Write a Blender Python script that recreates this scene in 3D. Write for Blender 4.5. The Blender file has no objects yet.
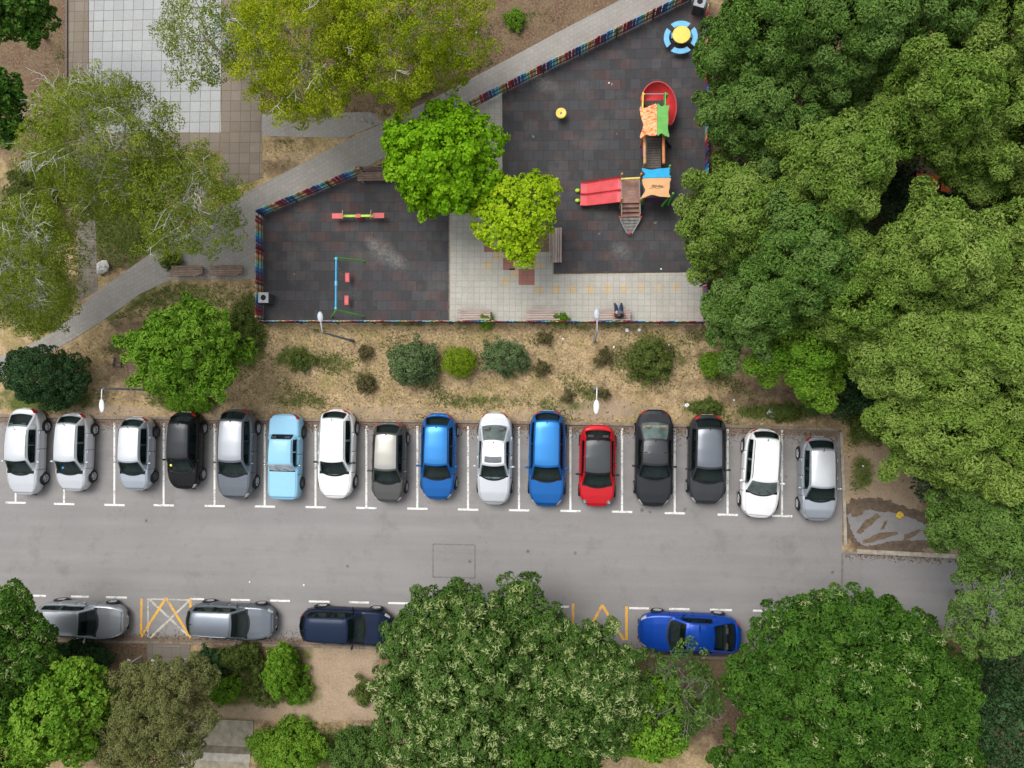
import bpy, math, random
import numpy as np
from mathutils import Vector, Matrix

# ------------------------------------------------------------------ camera, sky, sun, exposure
SC = bpy.context.scene
COL = SC.collection
R = math.radians
H = 36.0                       # flying height
FPX = 731.0                    # focal length in pixels of the 1024 px frame
cam_d = bpy.data.cameras.new('camera')
cam = bpy.data.objects.new('camera', cam_d)
COL.objects.link(cam)
SC.camera = cam
cam_d.sensor_fit = 'HORIZONTAL'
cam_d.angle = 2*math.atan(512/FPX)
cam_d.clip_end = 2000
_d = Vector((-63/FPX, 19/FPX, -1)).normalized()      # looks almost straight down
_x = (Vector((1, 0, 0)) - _d*_d.x).normalized()
_y = (-_d).cross(_x)
cam.matrix_world = Matrix(((_x.x, _y.x, -_d.x, 0), (_x.y, _y.y, -_d.y, 0), (_x.z, _y.z, -_d.z, H), (0, 0, 0, 1)))

world = bpy.data.worlds.new('World')
SC.world = world
world.use_nodes = True
wn = world.node_tree.nodes; wl = world.node_tree.links
wn.clear()
w_out = wn.new('ShaderNodeOutputWorld'); w_bg = wn.new('ShaderNodeBackground')
w_sky = wn.new('ShaderNodeTexSky'); w_sky.sky_type = 'NISHITA'; w_sky.sun_disc = False
SUN_EL, SUN_AZ = R(62), R(-40)                        # azimuth from image-up, towards the left
w_sky.sun_elevation = SUN_EL; w_sky.sun_rotation = SUN_AZ
w_sky.dust_density = 3.0; w_sky.air_density = 1.0
w_hsv = wn.new('ShaderNodeHueSaturation'); w_hsv.inputs['Saturation'].default_value = 0.25
w_mix = wn.new('ShaderNodeMixRGB'); w_mix.inputs[0].default_value = 0.45
w_mix.inputs[2].default_value = (6.2, 6.4, 6.7, 1)    # an even cloud layer over the clear sky
wl.new(w_sky.outputs[0], w_hsv.inputs['Color']); wl.new(w_hsv.outputs[0], w_mix.inputs[1])
w_tc = wn.new('ShaderNodeTexCoord'); w_sx = wn.new('ShaderNodeSeparateXYZ'); wl.new(w_tc.outputs['Generated'], w_sx.inputs[0])
w_ma = wn.new('ShaderNodeMath'); w_ma.operation = 'MULTIPLY_ADD'; w_ma.use_clamp = False       # overcast sky: three times brighter overhead than at the horizon
w_mx = wn.new('ShaderNodeMath'); w_mx.operation = 'MAXIMUM'; w_mx.inputs[1].default_value = 0
wl.new(w_sx.outputs[2], w_mx.inputs[0]); wl.new(w_mx.outputs[0], w_ma.inputs[0]); w_ma.inputs[1].default_value = 1.0; w_ma.inputs[2].default_value = 0.4
w_mul = wn.new('ShaderNodeVectorMath'); w_mul.operation = 'SCALE'; wl.new(w_mix.outputs[0], w_mul.inputs[0]); wl.new(w_ma.outputs[0], w_mul.inputs['Scale'])
wl.new(w_mul.outputs[0], w_bg.inputs[0]); wl.new(w_bg.outputs[0], w_out.inputs[0])
w_bg.inputs[1].default_value = 0.112

sun_d = bpy.data.lights.new('sun', 'SUN'); sun_d.energy = 1.9; sun_d.angle = R(35); sun_d.color = (1, 0.96, 0.9)
sun = bpy.data.objects.new('sun', sun_d); COL.objects.link(sun)
_s = Vector((math.sin(SUN_AZ)*math.cos(SUN_EL), math.cos(SUN_AZ)*math.cos(SUN_EL), math.sin(SUN_EL)))
sun.rotation_euler = _s.to_track_quat('Z', 'Y').to_euler()
SC.view_settings.view_transform = 'Standard'
SC.view_settings.look = 'None'
SC.view_settings.exposure = 0.48
SC.view_settings.gamma = 1
SC.cycles.max_bounces = 5
SC.cycles.diffuse_bounces = 2
SC.cycles.transparent_max_bounces = 6

# ------------------------------------------------------------------ where things stand
def gp(px, py, z=0.0):
    """the point at height z that the photograph shows at (px, py)"""
    v = _x*((px-512)/FPX) + _y*((384-py)/FPX) + _d
    t = (H-z)/(-v.z)
    return Vector((v.x*t, v.y*t, z))

_M = np.array([[_x.x, _x.y, _x.z], [_y.x, _y.y, _y.z], [_d.x, _d.y, _d.z]])
def proj(P):
    q = (np.asarray(P, float)-np.array([0, 0, H])) @ _M.T
    return np.stack([512+FPX*q[:, 0]/q[:, 2], 384-FPX*q[:, 1]/q[:, 2]], 1)

def mpp(z=0.0):
    return (H-z)/FPX

# ------------------------------------------------------------------ helpers
class MB:
    def __init__(s): s.v = []; s.f = []; s.m = []
    def add(s, vs, fs, mi=0):
        b = len(s.v); s.v += [tuple(p) for p in vs]
        s.f += [tuple(b+i for i in f) for f in fs]; s.m += [mi]*len(fs)
        return s
    def box(s, c, size, rz=0, mi=0, M=None, taper=1.0):
        hx, hy, hz = size[0]/2, size[1]/2, size[2]/2
        vs = [Vector((x*hx*(taper if z > 0 else 1), y*hy*(taper if z > 0 else 1), z*hz)) for z in (-1, 1) for y in (-1, 1) for x in (-1, 1)]
        T = M if M is not None else Matrix.Translation(c) @ Matrix.Rotation(rz, 4, 'Z')
        return s.add([T @ v for v in vs], [(0, 2, 3, 1), (4, 5, 7, 6), (0, 1, 5, 4), (2, 6, 7, 3), (0, 4, 6, 2), (1, 3, 7, 5)], mi)
    def bar(s, a, b, w, h, mi=0):
        a = Vector(a); b = Vector(b); d = b-a; L = d.length
        q = d.to_track_quat('X', 'Z').to_matrix().to_4x4()
        return s.box(None, (L, w, h), M=Matrix.Translation((a+b)/2) @ q, mi=mi)
    def tube(s, pts, rad, n=6, mi=0, cap=True):
        pts = [Vector(p) for p in pts]
        if not hasattr(rad, '__len__'): rad = [rad]*len(pts)
        b = len(s.v); up = Vector((0.31, 0.17, 0.93))
        for i, p in enumerate(pts):
            d = (pts[min(i+1, len(pts)-1)]-pts[max(i-1, 0)])
            if d.length < 1e-7: d = Vector((0, 0, 1))
            d.normalize()
            u = d.cross(up)
            if u.length < 1e-3: u = d.cross(Vector((1, 0, 0)))
            u.normalize(); w = d.cross(u)
            for k in range(n):
                a = 2*math.pi*k/n
                s.v.append(tuple(p+(u*math.cos(a)+w*math.sin(a))*rad[i]))
        for i in range(len(pts)-1):
            for k in range(n):
                s.f.append((b+i*n+k, b+i*n+(k+1) % n, b+(i+1)*n+(k+1) % n, b+(i+1)*n+k)); s.m.append(mi)
        if cap:
            s.f.append(tuple(b+k for k in range(n))[::-1]); s.m.append(mi)
            e = b+(len(pts)-1)*n
            s.f.append(tuple(e+k for k in range(n))); s.m.append(mi)
        return s
    def lathe(s, prof, n=20, M=None, mi=0):
        M = M or Matrix()
        b = len(s.v)
        for r, z in prof:
            for k in range(n):
                a = 2*math.pi*k/n
                s.v.append(tuple(M @ Vector((r*math.cos(a), r*math.sin(a), z))))
        for i in range(len(prof)-1):
            for k in range(n):
                s.f.append((b+i*n+k, b+i*n+(k+1) % n, b+(i+1)*n+(k+1) % n, b+(i+1)*n+k)); s.m.append(mi)
        return s
    def prism(s, poly, z0, z1, mi=0, M=None):
        n = len(poly)
        vs = [Vector((p[0], p[1], z0)) for p in poly]+[Vector((p[0], p[1], z1)) for p in poly]
        if M is not None: vs = [M @ v for v in vs]
        fs = [tuple(range(n))[::-1], tuple(range(n, 2*n))]+[(i, (i+1) % n, n+(i+1) % n, n+i) for i in range(n)]
        return s.add(vs, fs, mi)
    def grid(s, rows, mi=0, flip=False):
        nr, nc = len(rows), len(rows[0])
        fs = []
        for i in range(nr-1):
            for j in range(nc-1):
                q = (i*nc+j, i*nc+j+1, (i+1)*nc+j+1, (i+1)*nc+j)
                fs.append(q[::-1] if flip else q)
        return s.add([p for r in rows for p in r], fs, mi)
    def ball(s, c, r, n=10, mi=0, M=None):
        c = Vector(c); r = r if hasattr(r, '__len__') else (r, r, r)
        prof = [(max(math.sin(math.pi*i/n), 1e-4), -math.cos(math.pi*i/n)) for i in range(n+1)]
        T = Matrix.Translation(c) @ (M or Matrix()) @ Matrix.Diagonal((r[0], r[1], r[2], 1))
        return s.lathe(prof, n=max(8, int(n*1.4)), M=T, mi=mi)
    def build(s, name, mats, parent=None, smooth=False):
        me = bpy.data.meshes.new(name)
        me.from_pydata(s.v, [], s.f)
        if not isinstance(mats, (list, tuple)): mats = [mats]
        for m in mats: me.materials.append(m)
        if len(mats) > 1: me.polygons.foreach_set('material_index', s.m)
        if smooth: me.polygons.foreach_set('use_smooth', [True]*len(s.f))
        me.update()
        o = bpy.data.objects.new(name, me); COL.objects.link(o)
        if parent: o.parent = parent
        return o

def tag(o, label=None, cat=None, group=None, kind=None):
    if label: o['label'] = label
    if cat: o['category'] = cat
    if group: o['group'] = group
    if kind: o['kind'] = kind
    return o
def empty(name, loc, rz=0, label=None, cat=None, group=None):
    o = bpy.data.objects.new(name, None); COL.objects.link(o)
    o.location = loc; o.rotation_euler = (0, 0, rz); o.empty_display_size = 0.2
    return tag(o, label, cat, group)
def copy_tree(o, parent=None):
    c = o.copy(); COL.objects.link(c); c.parent = parent
    for ch in [x for x in o.children]: copy_tree(ch, c)
    return c
def struct(o): o['kind'] = 'structure'; return o

# ------------------------------------------------------------------ materials
def hexc(r, g, b):
    f = lambda c: ((c/255+0.055)/1.055)**2.4 if c > 10 else c/255/12.92
    return (f(r), f(g), f(b), 1)
class NT:
    """small node-tree builder"""
    def __init__(s, name):
        s.mat = bpy.data.materials.new(name); s.mat.use_nodes = True
        s.n = s.mat.node_tree.nodes; s.l = s.mat.node_tree.links
        s.b = s.n['Principled BSDF']
    def new(s, t, **k):
        o = s.n.new(t)
        for a, b in k.items(): setattr(o, a, b)
        return o
    def link(s, a, b): s.l.new(a, b)
    def coord(s, which='Object', scale=(1, 1, 1), rz=0):
        t = s.new('ShaderNodeTexCoord'); m = s.new('ShaderNodeMapping')
        m.inputs['Scale'].default_value = scale; m.inputs['Rotation'].default_value = (0, 0, rz)
        s.link(t.outputs[which], m.inputs[0]); return m.outputs[0]
    def noise(s, co, scale, detail=4, rough=0.6):
        o = s.new('ShaderNodeTexNoise'); o.inputs['Scale'].default_value = scale
        o.inputs['Detail'].default_value = detail; o.inputs['Roughness'].default_value = rough
        if co is not None: s.link(co, o.inputs['Vector'])
        return o.outputs[0]
    def ramp(s, f, stops, interp='LINEAR'):
        o = s.new('ShaderNodeValToRGB'); e = o.color_ramp.elements; o.color_ramp.interpolation = interp
        while len(e) < len(stops): e.new(0.5)
        for el, (p, c) in zip(e, stops):
            el.position = p; el.color = c if hasattr(c, '__len__') else (c, c, c, 1)
        s.link(f, o.inputs[0]); return o.outputs[0]
    def mix(s, f, a, b, mode='MIX'):
        o = s.new('ShaderNodeMixRGB', blend_type=mode)
        for i, v in enumerate((f, a, b)):
            if hasattr(v, 'node'): s.link(v, o.inputs[i])
            elif i == 0: o.inputs[0].default_value = v
            else: o.inputs[i].default_value = v if hasattr(v, '__len__') else (v, v, v, 1)
        return o.outputs[0]
    def math(s, op, a, b=None):
        o = s.new('ShaderNodeMath', operation=op)
        for i, v in enumerate((a, b)):
            if v is None: continue
            if hasattr(v, 'node'): s.link(v, o.inputs[i])
            else: o.inputs[i].default_value = v
        return o.outputs[0]
    def attr(s, name):
        o = s.new('ShaderNodeAttribute', attribute_name=name); return o
    def bump(s, h, strength=0.3, dist=0.02):
        o = s.new('ShaderNodeBump'); o.inputs['Strength'].default_value = strength; o.inputs['Distance'].default_value = dist
        s.link(h, o.inputs['Height']); s.link(o.outputs[0], s.b.inputs['Normal'])
    def color(s, c):
        if hasattr(c, 'node'): s.link(c, s.b.inputs['Base Color'])
        else: s.b.inputs['Base Color'].default_value = c
    def set(s, **k):
        for a, v in k.items(): s.b.inputs[a.replace('_', ' ')].default_value = v
        return s

def plain(name, c, rough=0.6, var=0.25, scale=6, metallic=0.0, bump=0.0, spec=0.4):
    t = NT(name); co = t.coord()
    n = t.noise(co, scale, 5)
    lo = tuple(x*(1-var) for x in c[:3])+(1,); hi = tuple(min(1, x*(1+var)) for x in c[:3])+(1,)
    t.color(t.ramp(n, [(0.3, lo), (0.7, hi)]))
    t.set(Roughness=rough, Metallic=metallic); t.b.inputs['Specular IOR Level'].default_value = spec
    if bump: t.bump(t.noise(co, scale*6, 3), bump)
    return t.mat
# ------------------------------------------------------------------ ground and paving
def mat_ground():
    t = NT('ground'); co = t.coord()
    z = t.attr('zone'); sep = t.new('ShaderNodeSeparateColor'); t.link(z.outputs['Color'], sep.inputs[0])
    nf = t.noise(co, 9, 6, 0.75); nm = t.noise(co, 1.6, 5, 0.65); nb = t.noise(co, 0.5, 3)
    fib = t.noise(t.coord(scale=(30, 9, 1), rz=0.5), 1.0, 4, 0.7); fib2 = t.noise(t.coord(scale=(9, 34, 1), rz=-0.3), 1.0, 4, 0.7)
    fm = t.mix(0.5, fib, fib2)
    straw = t.mix(1.0, t.ramp(nf, [(0.25, hexc(124, 103, 74)), (0.5, hexc(178, 154, 119)), (0.75, hexc(218, 196, 154))]),
                  t.ramp(fm, [(0.3, 0.55), (0.65, 1.15)]), 'MULTIPLY')
    straw = t.mix(t.ramp(nm, [(0.42, 0.0), (0.6, 0.75)]), straw, t.ramp(nf, [(0.3, hexc(100, 83, 62)), (0.7, hexc(162, 140, 108))]))
    straw = t.mix(t.ramp(nb, [(0.5, 0.0), (0.66, 0.5)]), straw, t.ramp(nf, [(0.3, hexc(98, 92, 48)), (0.7, hexc(146, 136, 78))]))
    green = t.mix(1.0, t.ramp(nf, [(0.3, hexc(52, 64, 26)), (0.7, hexc(108, 116, 58))]), t.ramp(fm, [(0.3, 0.55), (0.65, 1.15)]), 'MULTIPLY')
    soil = t.mix(1.0, t.ramp(nf, [(0.25, hexc(62, 48, 38)), (0.5, hexc(106, 86, 70)), (0.76, hexc(162, 138, 116))]), t.ramp(fm, [(0.3, 0.65), (0.65, 1.1)]), 'MULTIPLY')
    nq = t.mix(.55, nf, t.noise(co, 31, 5, .85))
    sand = t.ramp(nq, [(0.25, hexc(112, 94, 76)), (0.5, hexc(158, 138, 116)), (0.75, hexc(190, 172, 148))])
    sand = t.mix(t.ramp(t.noise(co, 1.1, 6, .7), [(.42, 0.0), (.66, .65)]), sand, t.ramp(nf, [(.3, hexc(112, 98, 78)), (.7, hexc(152, 136, 112))]))
    soil = t.mix(t.ramp(t.noise(co, 0.9, 6, .75), [(.42, 0.0), (.64, .7)]), soil, t.ramp(fm, [(.3, hexc(86, 74, 54)), (.7, hexc(150, 132, 104))]))
    soil = t.mix(t.ramp(t.noise(co, 26, 2, .5), [(.66, 0.0), (.72, .6)]), soil, hexc(172, 152, 126))
    def m(ch, c0, c1):
        s = t.math('ADD', sep.outputs[ch], t.math('MULTIPLY', t.math('SUBTRACT', nm, 0.5), 0.9))
        s = t.math('ADD', s, t.math('MULTIPLY', t.math('SUBTRACT', nf, 0.5), 0.5))
        return t.ramp(s, [(0.36, 0.0), (0.62, 1.0)])
    c = t.mix(m(1, 0, 0), straw, soil)
    c = t.mix(m(2, 0, 0), c, sand)
    c = t.mix(m(0, 0, 0), c, green)
    t.color(c); t.set(Roughness=0.95); t.b.inputs['Specular IOR Level'].default_value = 0.15
    t.bump(t.mix(0.5, t.noise(co, 24, 4, .8), fm), 0.35, 0.05)
    return t.mat

# zone blobs in photo pixels: (channel, cx, cy, rx, ry, strength)   0 green, 1 soil, 2 sand
ZONES = [
 (1, 40, 60, 75, 110, 1.0), (1, 60, 190, 60, 60, .8), (0, 20, 190, 40, 50, .45), (0, 0, 260, 60, 60, .8), (0, 40, 300, 40, 40, .8), (0, 70, 180, 40, 40, .55),
 (0, 130, 220, 60, 50, .7), (1, 120, 250, 40, 30, .7), (0, 150, 170, 80, 40, .6),
 (1, 450, 60, 130, 60, .95), (1, 540, 10, 60, 50, .9), (0, 516, 18, 14, 14, .65), (1, 620, 5, 60, 30, .7), (1, 300, 60, 120, 70, .9),
 (2, 310, 158, 50, 14, .45), (1, 280, 170, 30, 14, .6), (0, 300, 165, 24, 10, .4),
 (1, 130, 350, 30, 55, .6), (2, 135, 372, 26, 40, .35), (0, 175, 300, 90, 20, .55), (0, 245, 330, 24, 40, .75), (0, 45, 400, 60, 14, .7), (0, 110, 310, 26, 16, .5),
 (0, 185, 400, 40, 12, .75), (0, 295, 358, 26, 14, .6), (0, 340, 362, 30, 12, .5), (0, 365, 380, 20, 14, .45), (0, 300, 402, 40, 8, .5),
 (0, 420, 322, 60, 5, .6), (0, 480, 402, 60, 8, .5), (0, 650, 360, 34, 30, .6), (0, 712, 365, 22, 18, .5), (0, 705, 408, 22, 8, .8), (0, 600, 326, 60, 5, .5),
 (0, 560, 405, 40, 8, .5), (0, 590, 395, 14, 10, .5), (0, 780, 412, 46, 8, .85), (0, 868, 410, 24, 40, .6), (0, 862, 475, 12, 20, .7),
 (2, 105, 412, 60, 8, .7), (2, 230, 412, 80, 7, .5), (2, 380, 412, 60, 8, .6), (2, 600, 410, 60, 12, .7), (2, 540, 416, 200, 5, .5), (1, 700, 380, 200, 40, .35),
 (1, 800, 400, 100, 30, .6), (2, 890, 480, 60, 34, .9), (1, 900, 525, 60, 40, .95), (2, 945, 540, 30, 20, .6),
 (1, 80, 660, 110, 22, 1.0), (1, 260, 655, 60, 14, .9), (1, 260, 680, 60, 40, .8), (0, 240, 690, 50, 24, .55), (0, 285, 670, 20, 30, .65),
 (2, 342, 660, 34, 34, 1.0), (2, 330, 711, 110, 9, 1.1), (2, 338, 690, 22, 30, .8), (0, 302, 690, 22, 22, .6), (0, 305, 650, 12, 20, .5), (0, 365, 695, 12, 12, .7), (0, 300, 748, 60, 22, .8), (1, 340, 748, 16, 30, .5),
 (1, 560, 690, 260, 60, 1.0), (1, 760, 700, 60, 60, 1.0), (1, 975, 700, 60, 80, 1.1), (0, 970, 700, 20, 60, .35), (1, 880, 690, 160, 70, 1.0),
 (1, 860, 150, 220, 260, .8), (0, 860, 200, 200, 200, .3), (1, 950, 470, 90, 100, .6),
]
def zone_at(P):
    q = proj(P); out = np.zeros((len(P), 3))
    for ch, cx, cy, rx, ry, st in ZONES:
        d = np.sqrt(((q[:, 0]-cx)/rx)**2+((q[:, 1]-cy)/ry)**2)
        out[:, ch] = np.maximum(out[:, ch], st*np.clip(1.45-d*0.9, 0, 1))
    far = (np.abs(q[:, 0]-512) > 620) | (np.abs(q[:, 1]-384) > 480)
    out[far] = (0.5, 0.3, 0)
    return out

def make_ground():
    xs = np.concatenate([[-260, -120, -60], np.arange(-34, 34.01, 0.22), [60, 120, 260]])
    ys = np.concatenate([[-260, -120, -60], np.arange(-26, 26.01, 0.22), [60, 120, 260]])
    X, Y = np.meshgrid(xs, ys)
    P = np.stack([X.ravel(), Y.ravel(), np.zeros(X.size)], 1)
    nx, ny = len(xs), len(ys)
    I = (np.arange(ny-1)[:, None]*nx+np.arange(nx-1)[None, :]).ravel()
    F = np.stack([I, I+1, I+1+nx, I+nx], 1)
    o = np_mesh('ground', P, F, M_GROUND)
    z = zone_at(P)
    a = o.data.attributes.new('zone', 'FLOAT_COLOR', 'POINT')
    a.data.foreach_set('color', np.concatenate([z, np.ones((len(z), 1))], 1).ravel().astype('f'))
    return struct(o)

def np_mesh(name, P, F, mat, parent=None, smooth=False):
    me = bpy.data.meshes.new(name)
    k = F.shape[1]
    me.vertices.add(len(P)); me.vertices.foreach_set('co', np.ascontiguousarray(P, dtype='f').ravel())
    me.loops.add(F.size); me.loops.foreach_set('vertex_index', np.ascontiguousarray(F, dtype='i').ravel())
    me.polygons.add(len(F)); me.polygons.foreach_set('loop_start', np.arange(0, F.size, k, dtype='i'))
    me.materials.append(mat)
    me.update(calc_edges=True)
    me.polygons.foreach_set('use_smooth', np.full(len(F), bool(smooth)))
    o = bpy.data.objects.new(name, me); COL.objects.link(o)
    if parent: o.parent = parent
    return o
M_GROUND = mat_ground()
make_ground()

def mat_asphalt(name, base, patch):
    t = NT(name); co = t.coord()
    grain = t.noise(co, 42, 3, 0.8); mid = t.noise(co, 1.3, 5, 0.6)
    streak = t.noise(t.coord(scale=(0.08, 1.3, 1), rz=R(1.2)), 1.0, 4, 0.6)
    big = t.noise(co, 0.22, 3)
    c = t.ramp(grain, [(0.25, hexc(*[x-26 for x in base])), (0.75, hexc(*[x+22 for x in base]))])
    c = t.mix(t.ramp(streak, [(0.4, 0.0), (0.7, 0.45)]), c, hexc(*patch))
    c = t.mix(t.ramp(mid, [(0.56, 0.0), (0.78, 0.35)]), c, hexc(*[x-24 for x in base]))
    c = t.mix(t.ramp(big, [(0.45, 0.0), (0.7, 0.3)]), c, hexc(*[x-14 for x in base]))
    # oil drops: sparse voronoi spots
    vo = t.new('ShaderNodeTexVoronoi'); vo.inputs['Scale'].default_value = 0.9; t.link(co, vo.inputs['Vector'])
    spot = t.math('ADD', vo.outputs['Distance'], t.math('MULTIPLY', t.noise(co, 7, 3), 0.16))
    c = t.mix(t.math('MULTIPLY', t.ramp(spot, [(0.12, 0.7), (0.18, 0.0)]), t.ramp(t.noise(co, .45, 2), [(.48, .1), (.56, 1.0)])), c, hexc(72, 68, 64))
    st = t.noise(co, 0.55, 6, .7); c = t.mix(t.ramp(st, [(0.55, 0.0), (0.72, .45)]), c, hexc(*[x-30 for x in base]))
    sp2 = t.noise(co, 5.5, 5, .75); c = t.mix(t.ramp(sp2, [(0.64, 0.0), (0.74, .35)]), c, hexc(*[x-40 for x in base]))
    # hair cracks
    vc = t.new('ShaderNodeTexVoronoi', feature='DISTANCE_TO_EDGE'); vc.inputs['Scale'].default_value = 0.16
    wv = t.new('ShaderNodeMixRGB'); wv.inputs[0].default_value = 0.12; t.link(co, wv.inputs[1])
    nz = t.new('ShaderNodeTexNoise'); nz.inputs['Scale'].default_value = 0.9; nz.inputs['Detail'].default_value = 5; t.link(co, nz.inputs['Vector'])
    t.link(nz.outputs['Color'], wv.inputs[2]); t.link(wv.outputs[0], vc.inputs['Vector'])
    cr = t.math('MULTIPLY', t.ramp(vc.outputs['Distance'], [(0.0015, 1.0), (0.004, 0.0)]), t.ramp(big, [(0.5, 0.0), (0.62, 0.18)]))
    c = t.mix(cr, c, hexc(84, 80, 76))
    d = t.attr('dust')
    dm = t.math('ADD', d.outputs['Fac'], t.math('MULTIPLY', t.math('SUBTRACT', t.noise(co, 2.4, 6, 0.7), 0.5), 1.1))
    c = t.mix(t.ramp(dm, [(0.3, 0.0), (0.75, 0.85)]), c, t.ramp(t.noise(co, 14, 5, 0.75), [(0.3, hexc(84, 66, 52)), (0.55, hexc(124, 102, 84)), (0.75, hexc(160, 138, 116))]))
    t.color(c); t.set(Roughness=0.85); t.b.inputs['Specular IOR Level'].default_value = 0.3
    t.bump(grain, 0.25, 0.01)
    return t.mat
M_ROAD = mat_asphalt('asphalt', (130, 127, 126), (150, 147, 145))
M_ROAD2 = mat_asphalt('asphalt_newer', (128, 126, 126), (144, 142, 142))

def lerp_curve(pts, x):
    return float(np.interp(x, [p[0] for p in pts], [p[1] for p in pts]))
UP = [(-160, 412), (0, 416), (100, 418), (300, 420), (500, 422.5), (750, 427), (842, 430)]
LO = [(-160, 634), (0, 638), (150, 641), (300, 644.5), (420, 648), (560, 652), (740, 657), (842, 660)]
UP2 = [(842, 551), (958, 557.5), (1300, 572)]
LO2 = [(842, 660), (868, 634), (905, 630), (960, 633), (1300, 648)]
def road_sheet(name, x0, x1, up, lo, mat, z=0.004, dusts=(1.0, 1.0)):
    P = []; D = []
    xs = np.linspace(x0, x1, int((x1-x0)/7)+1); nr = 46
    for x in xs:
        yu, yl = lerp_curve(up, x), lerp_curve(lo, x)
        for k in range(nr):
            f = k/(nr-1); y = yu+(yl-yu)*f
            P.append(tuple(gp(x, y, z)))
            du = max(0, 1-abs(y-yu)/15)*dusts[0]; dl = max(0, 1-abs(yl-y)/11)*dusts[1]
            if name == 'parking_lot' and x > 780: du = max(du, max(0, 1-(842-x)/36)*0.55)
            D.append(max(du, dl))
    n = len(xs)
    I = (np.arange(n-1)[:, None]*nr+np.arange(nr-1)[None, :]).ravel()
    o = np_mesh(name, np.array(P), np.stack([I, I+1, I+1+nr, I+nr], 1)[:, ::-1].copy(), mat)
    a = o.data.attributes.new('dust', 'FLOAT', 'POINT'); a.data.foreach_set('value', np.array(D, dtype='f'))
    return struct(o)
road_sheet('road', -160, 842, UP, LO, M_ROAD)
road_sheet('road', 842.6, 1300, UP2, LO2, M_ROAD2, dusts=(0.5, 0.8))
mb = MB()                                                   # joint between the two asphalt layers
mb.add([gp(841.2, 553, .008), gp(843.6, 553, .008), gp(843, 612, .008), gp(841, 612, .008)], [(0, 1, 2, 3)][::-1])
for a, b in (((433, 544), (475, 545)), ((475, 545), (475, 578)), ((475, 578), (433, 577)), ((433, 577), (433, 544))):
    A, B = gp(*a, .008), gp(*b, .008); d = (B-A).normalized(); n = Vector((-d.y, d.x, 0))*0.03
    mb.add([A-n, A+n, B+n, B-n], [(0, 3, 2, 1)])
struct(mb.build('road_joint', plain('joint_tar', hexc(112, 109, 107), 0.8, .3, 5)))
mb = MB().add([gp(434, 545, .0065), gp(474, 546, .0065), gp(474, 577, .0065), gp(434, 576, .0065)], [(0, 3, 2, 1)])
struct(mb.build('road_patch', M_ROAD))

def mat_paint(name, c, wear=0.5):
    t = NT(name); co = t.coord()
    n = t.noise(co, 11, 6, 0.75)
    n2 = t.noise(co, 2.2, 3)
    s = t.math('ADD', n, t.math('MULTIPLY', t.math('SUBTRACT', n2, 0.5), 0.6))
    t.color(t.mix(t.ramp(s, [(wear-0.06, 1.0), (wear+0.1, 0.0)]), hexc(*c), hexc(136, 132, 128)))
    t.set(Roughness=0.75); return t.mat
M_WHITE = mat_paint('white_road_paint', (220, 220, 216), 0.39)
M_WORN = mat_paint('worn_white_paint', (190, 184, 172), 0.44)
M_YELL = mat_paint('yellow_road_paint', (222, 166, 48), 0.41)
def stripe(mb, a, b, w, z=.008):
    A, B = gp(*a, z), gp(*b, z); d = (B-A).normalized(); n = Vector((-d.y, d.x, 0))*w/2
    k = max(1, int((B-A).length/0.5))
    mb.add([A-n, A+n, B+n, B-n], [(0, 3, 2, 1)])
TX = [15.6, 64, 114.3, 163.6, 214.5, 264.7, 315.5, 366.3, 417.3, 468, 519, 570.4, 622, 674.7, 727.6, 782]
TY = [502.7, 504, 505, 505.3, 506, 506.5, 507.2, 508, 508.7, 509.6, 510.3, 511, 511.8, 513.2, 514.8, 516]
mb = MB()
for x, y in zip(TX, TY):
    stripe(mb, (x, 421.5+x*.0105), (x, y-1.0), 0.1)
    stripe(mb, (x-10, y-.2), (x+10.3, y+.2), 0.1, .0085)
for a, b in ((29, 46), (71, 89), (106, 127), (190.5, 204), (231, 250), (270, 290), (309, 329.5), (349, 369), (388, 409), (431, 448), (473, 490), (515, 531), (557, 569), (629, 649), (669, 690), (710, 732), (753, 774), (796, 816)):
    y = lambda x: 595.7+(x-37)*.0208
    stripe(mb, (a, y(a)), (b, y(b)), 0.1)
struct(mb.build('white_markings', M_WHITE))
mb = MB()
stripe(mb, (148, 598.5), (148, 637), .09); stripe(mb, (149, 599), (189, 600), .07); stripe(mb, (149, 599), (190, 637.5), .11, .0085); stripe(mb, (150, 638), (190, 600), .11, .009)
struct(mb.build('worn_markings', M_WORN))
mb = MB()
for pl in (((141.5, 598.5), (141, 637), (166, 598), (190.5, 638)), ((190.5, 598.5), (190.5, 608)), ((573, 603.5), (573, 628)), ((581, 645), (602, 605), (624, 640)), ((626.5, 606.5), (626.5, 640))):
    for i in range(len(pl)-1): stripe(mb, pl[i], pl[i+1], .13, .0095+.0006*i)
struct(mb.build('yellow_markings', M_YELL))

# kerbs
M_KERB = plain('kerb_concrete', hexc(158, 150, 138), .9, .3, 4, bump=.3)
M_KERB_D = plain('dirty_kerb_concrete', hexc(126, 114, 100), .9, .35, 3, bump=.3)
def kerb(pts, w=.14, h=.11, mat=None, name='kerb'):
    mb = MB()
    for a, b in zip(pts[:-1], pts[1:]):
        A, B = gp(*a), gp(*b); L = (B-A).length; n = max(1, round(L/1.0)); d = (B-A)/L
        for i in range(n):
            p, q = A+d*(L*i/n+.006), A+d*(L*(i+1)/n-.006)
            hz = h+random.uniform(-.008, .008)
            mb.bar((p.x, p.y, hz/2-.02), (q.x, q.y, hz/2-.02), w, hz+.04)
    return struct(mb.build(name, mat or M_KERB))
random.seed(4)
kerb([(-160, 411.5), (0, 415.5), (100, 417.5), (300, 419.5), (500, 422), (750, 426.5), (838, 429.5)], mat=M_KERB_D)
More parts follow.
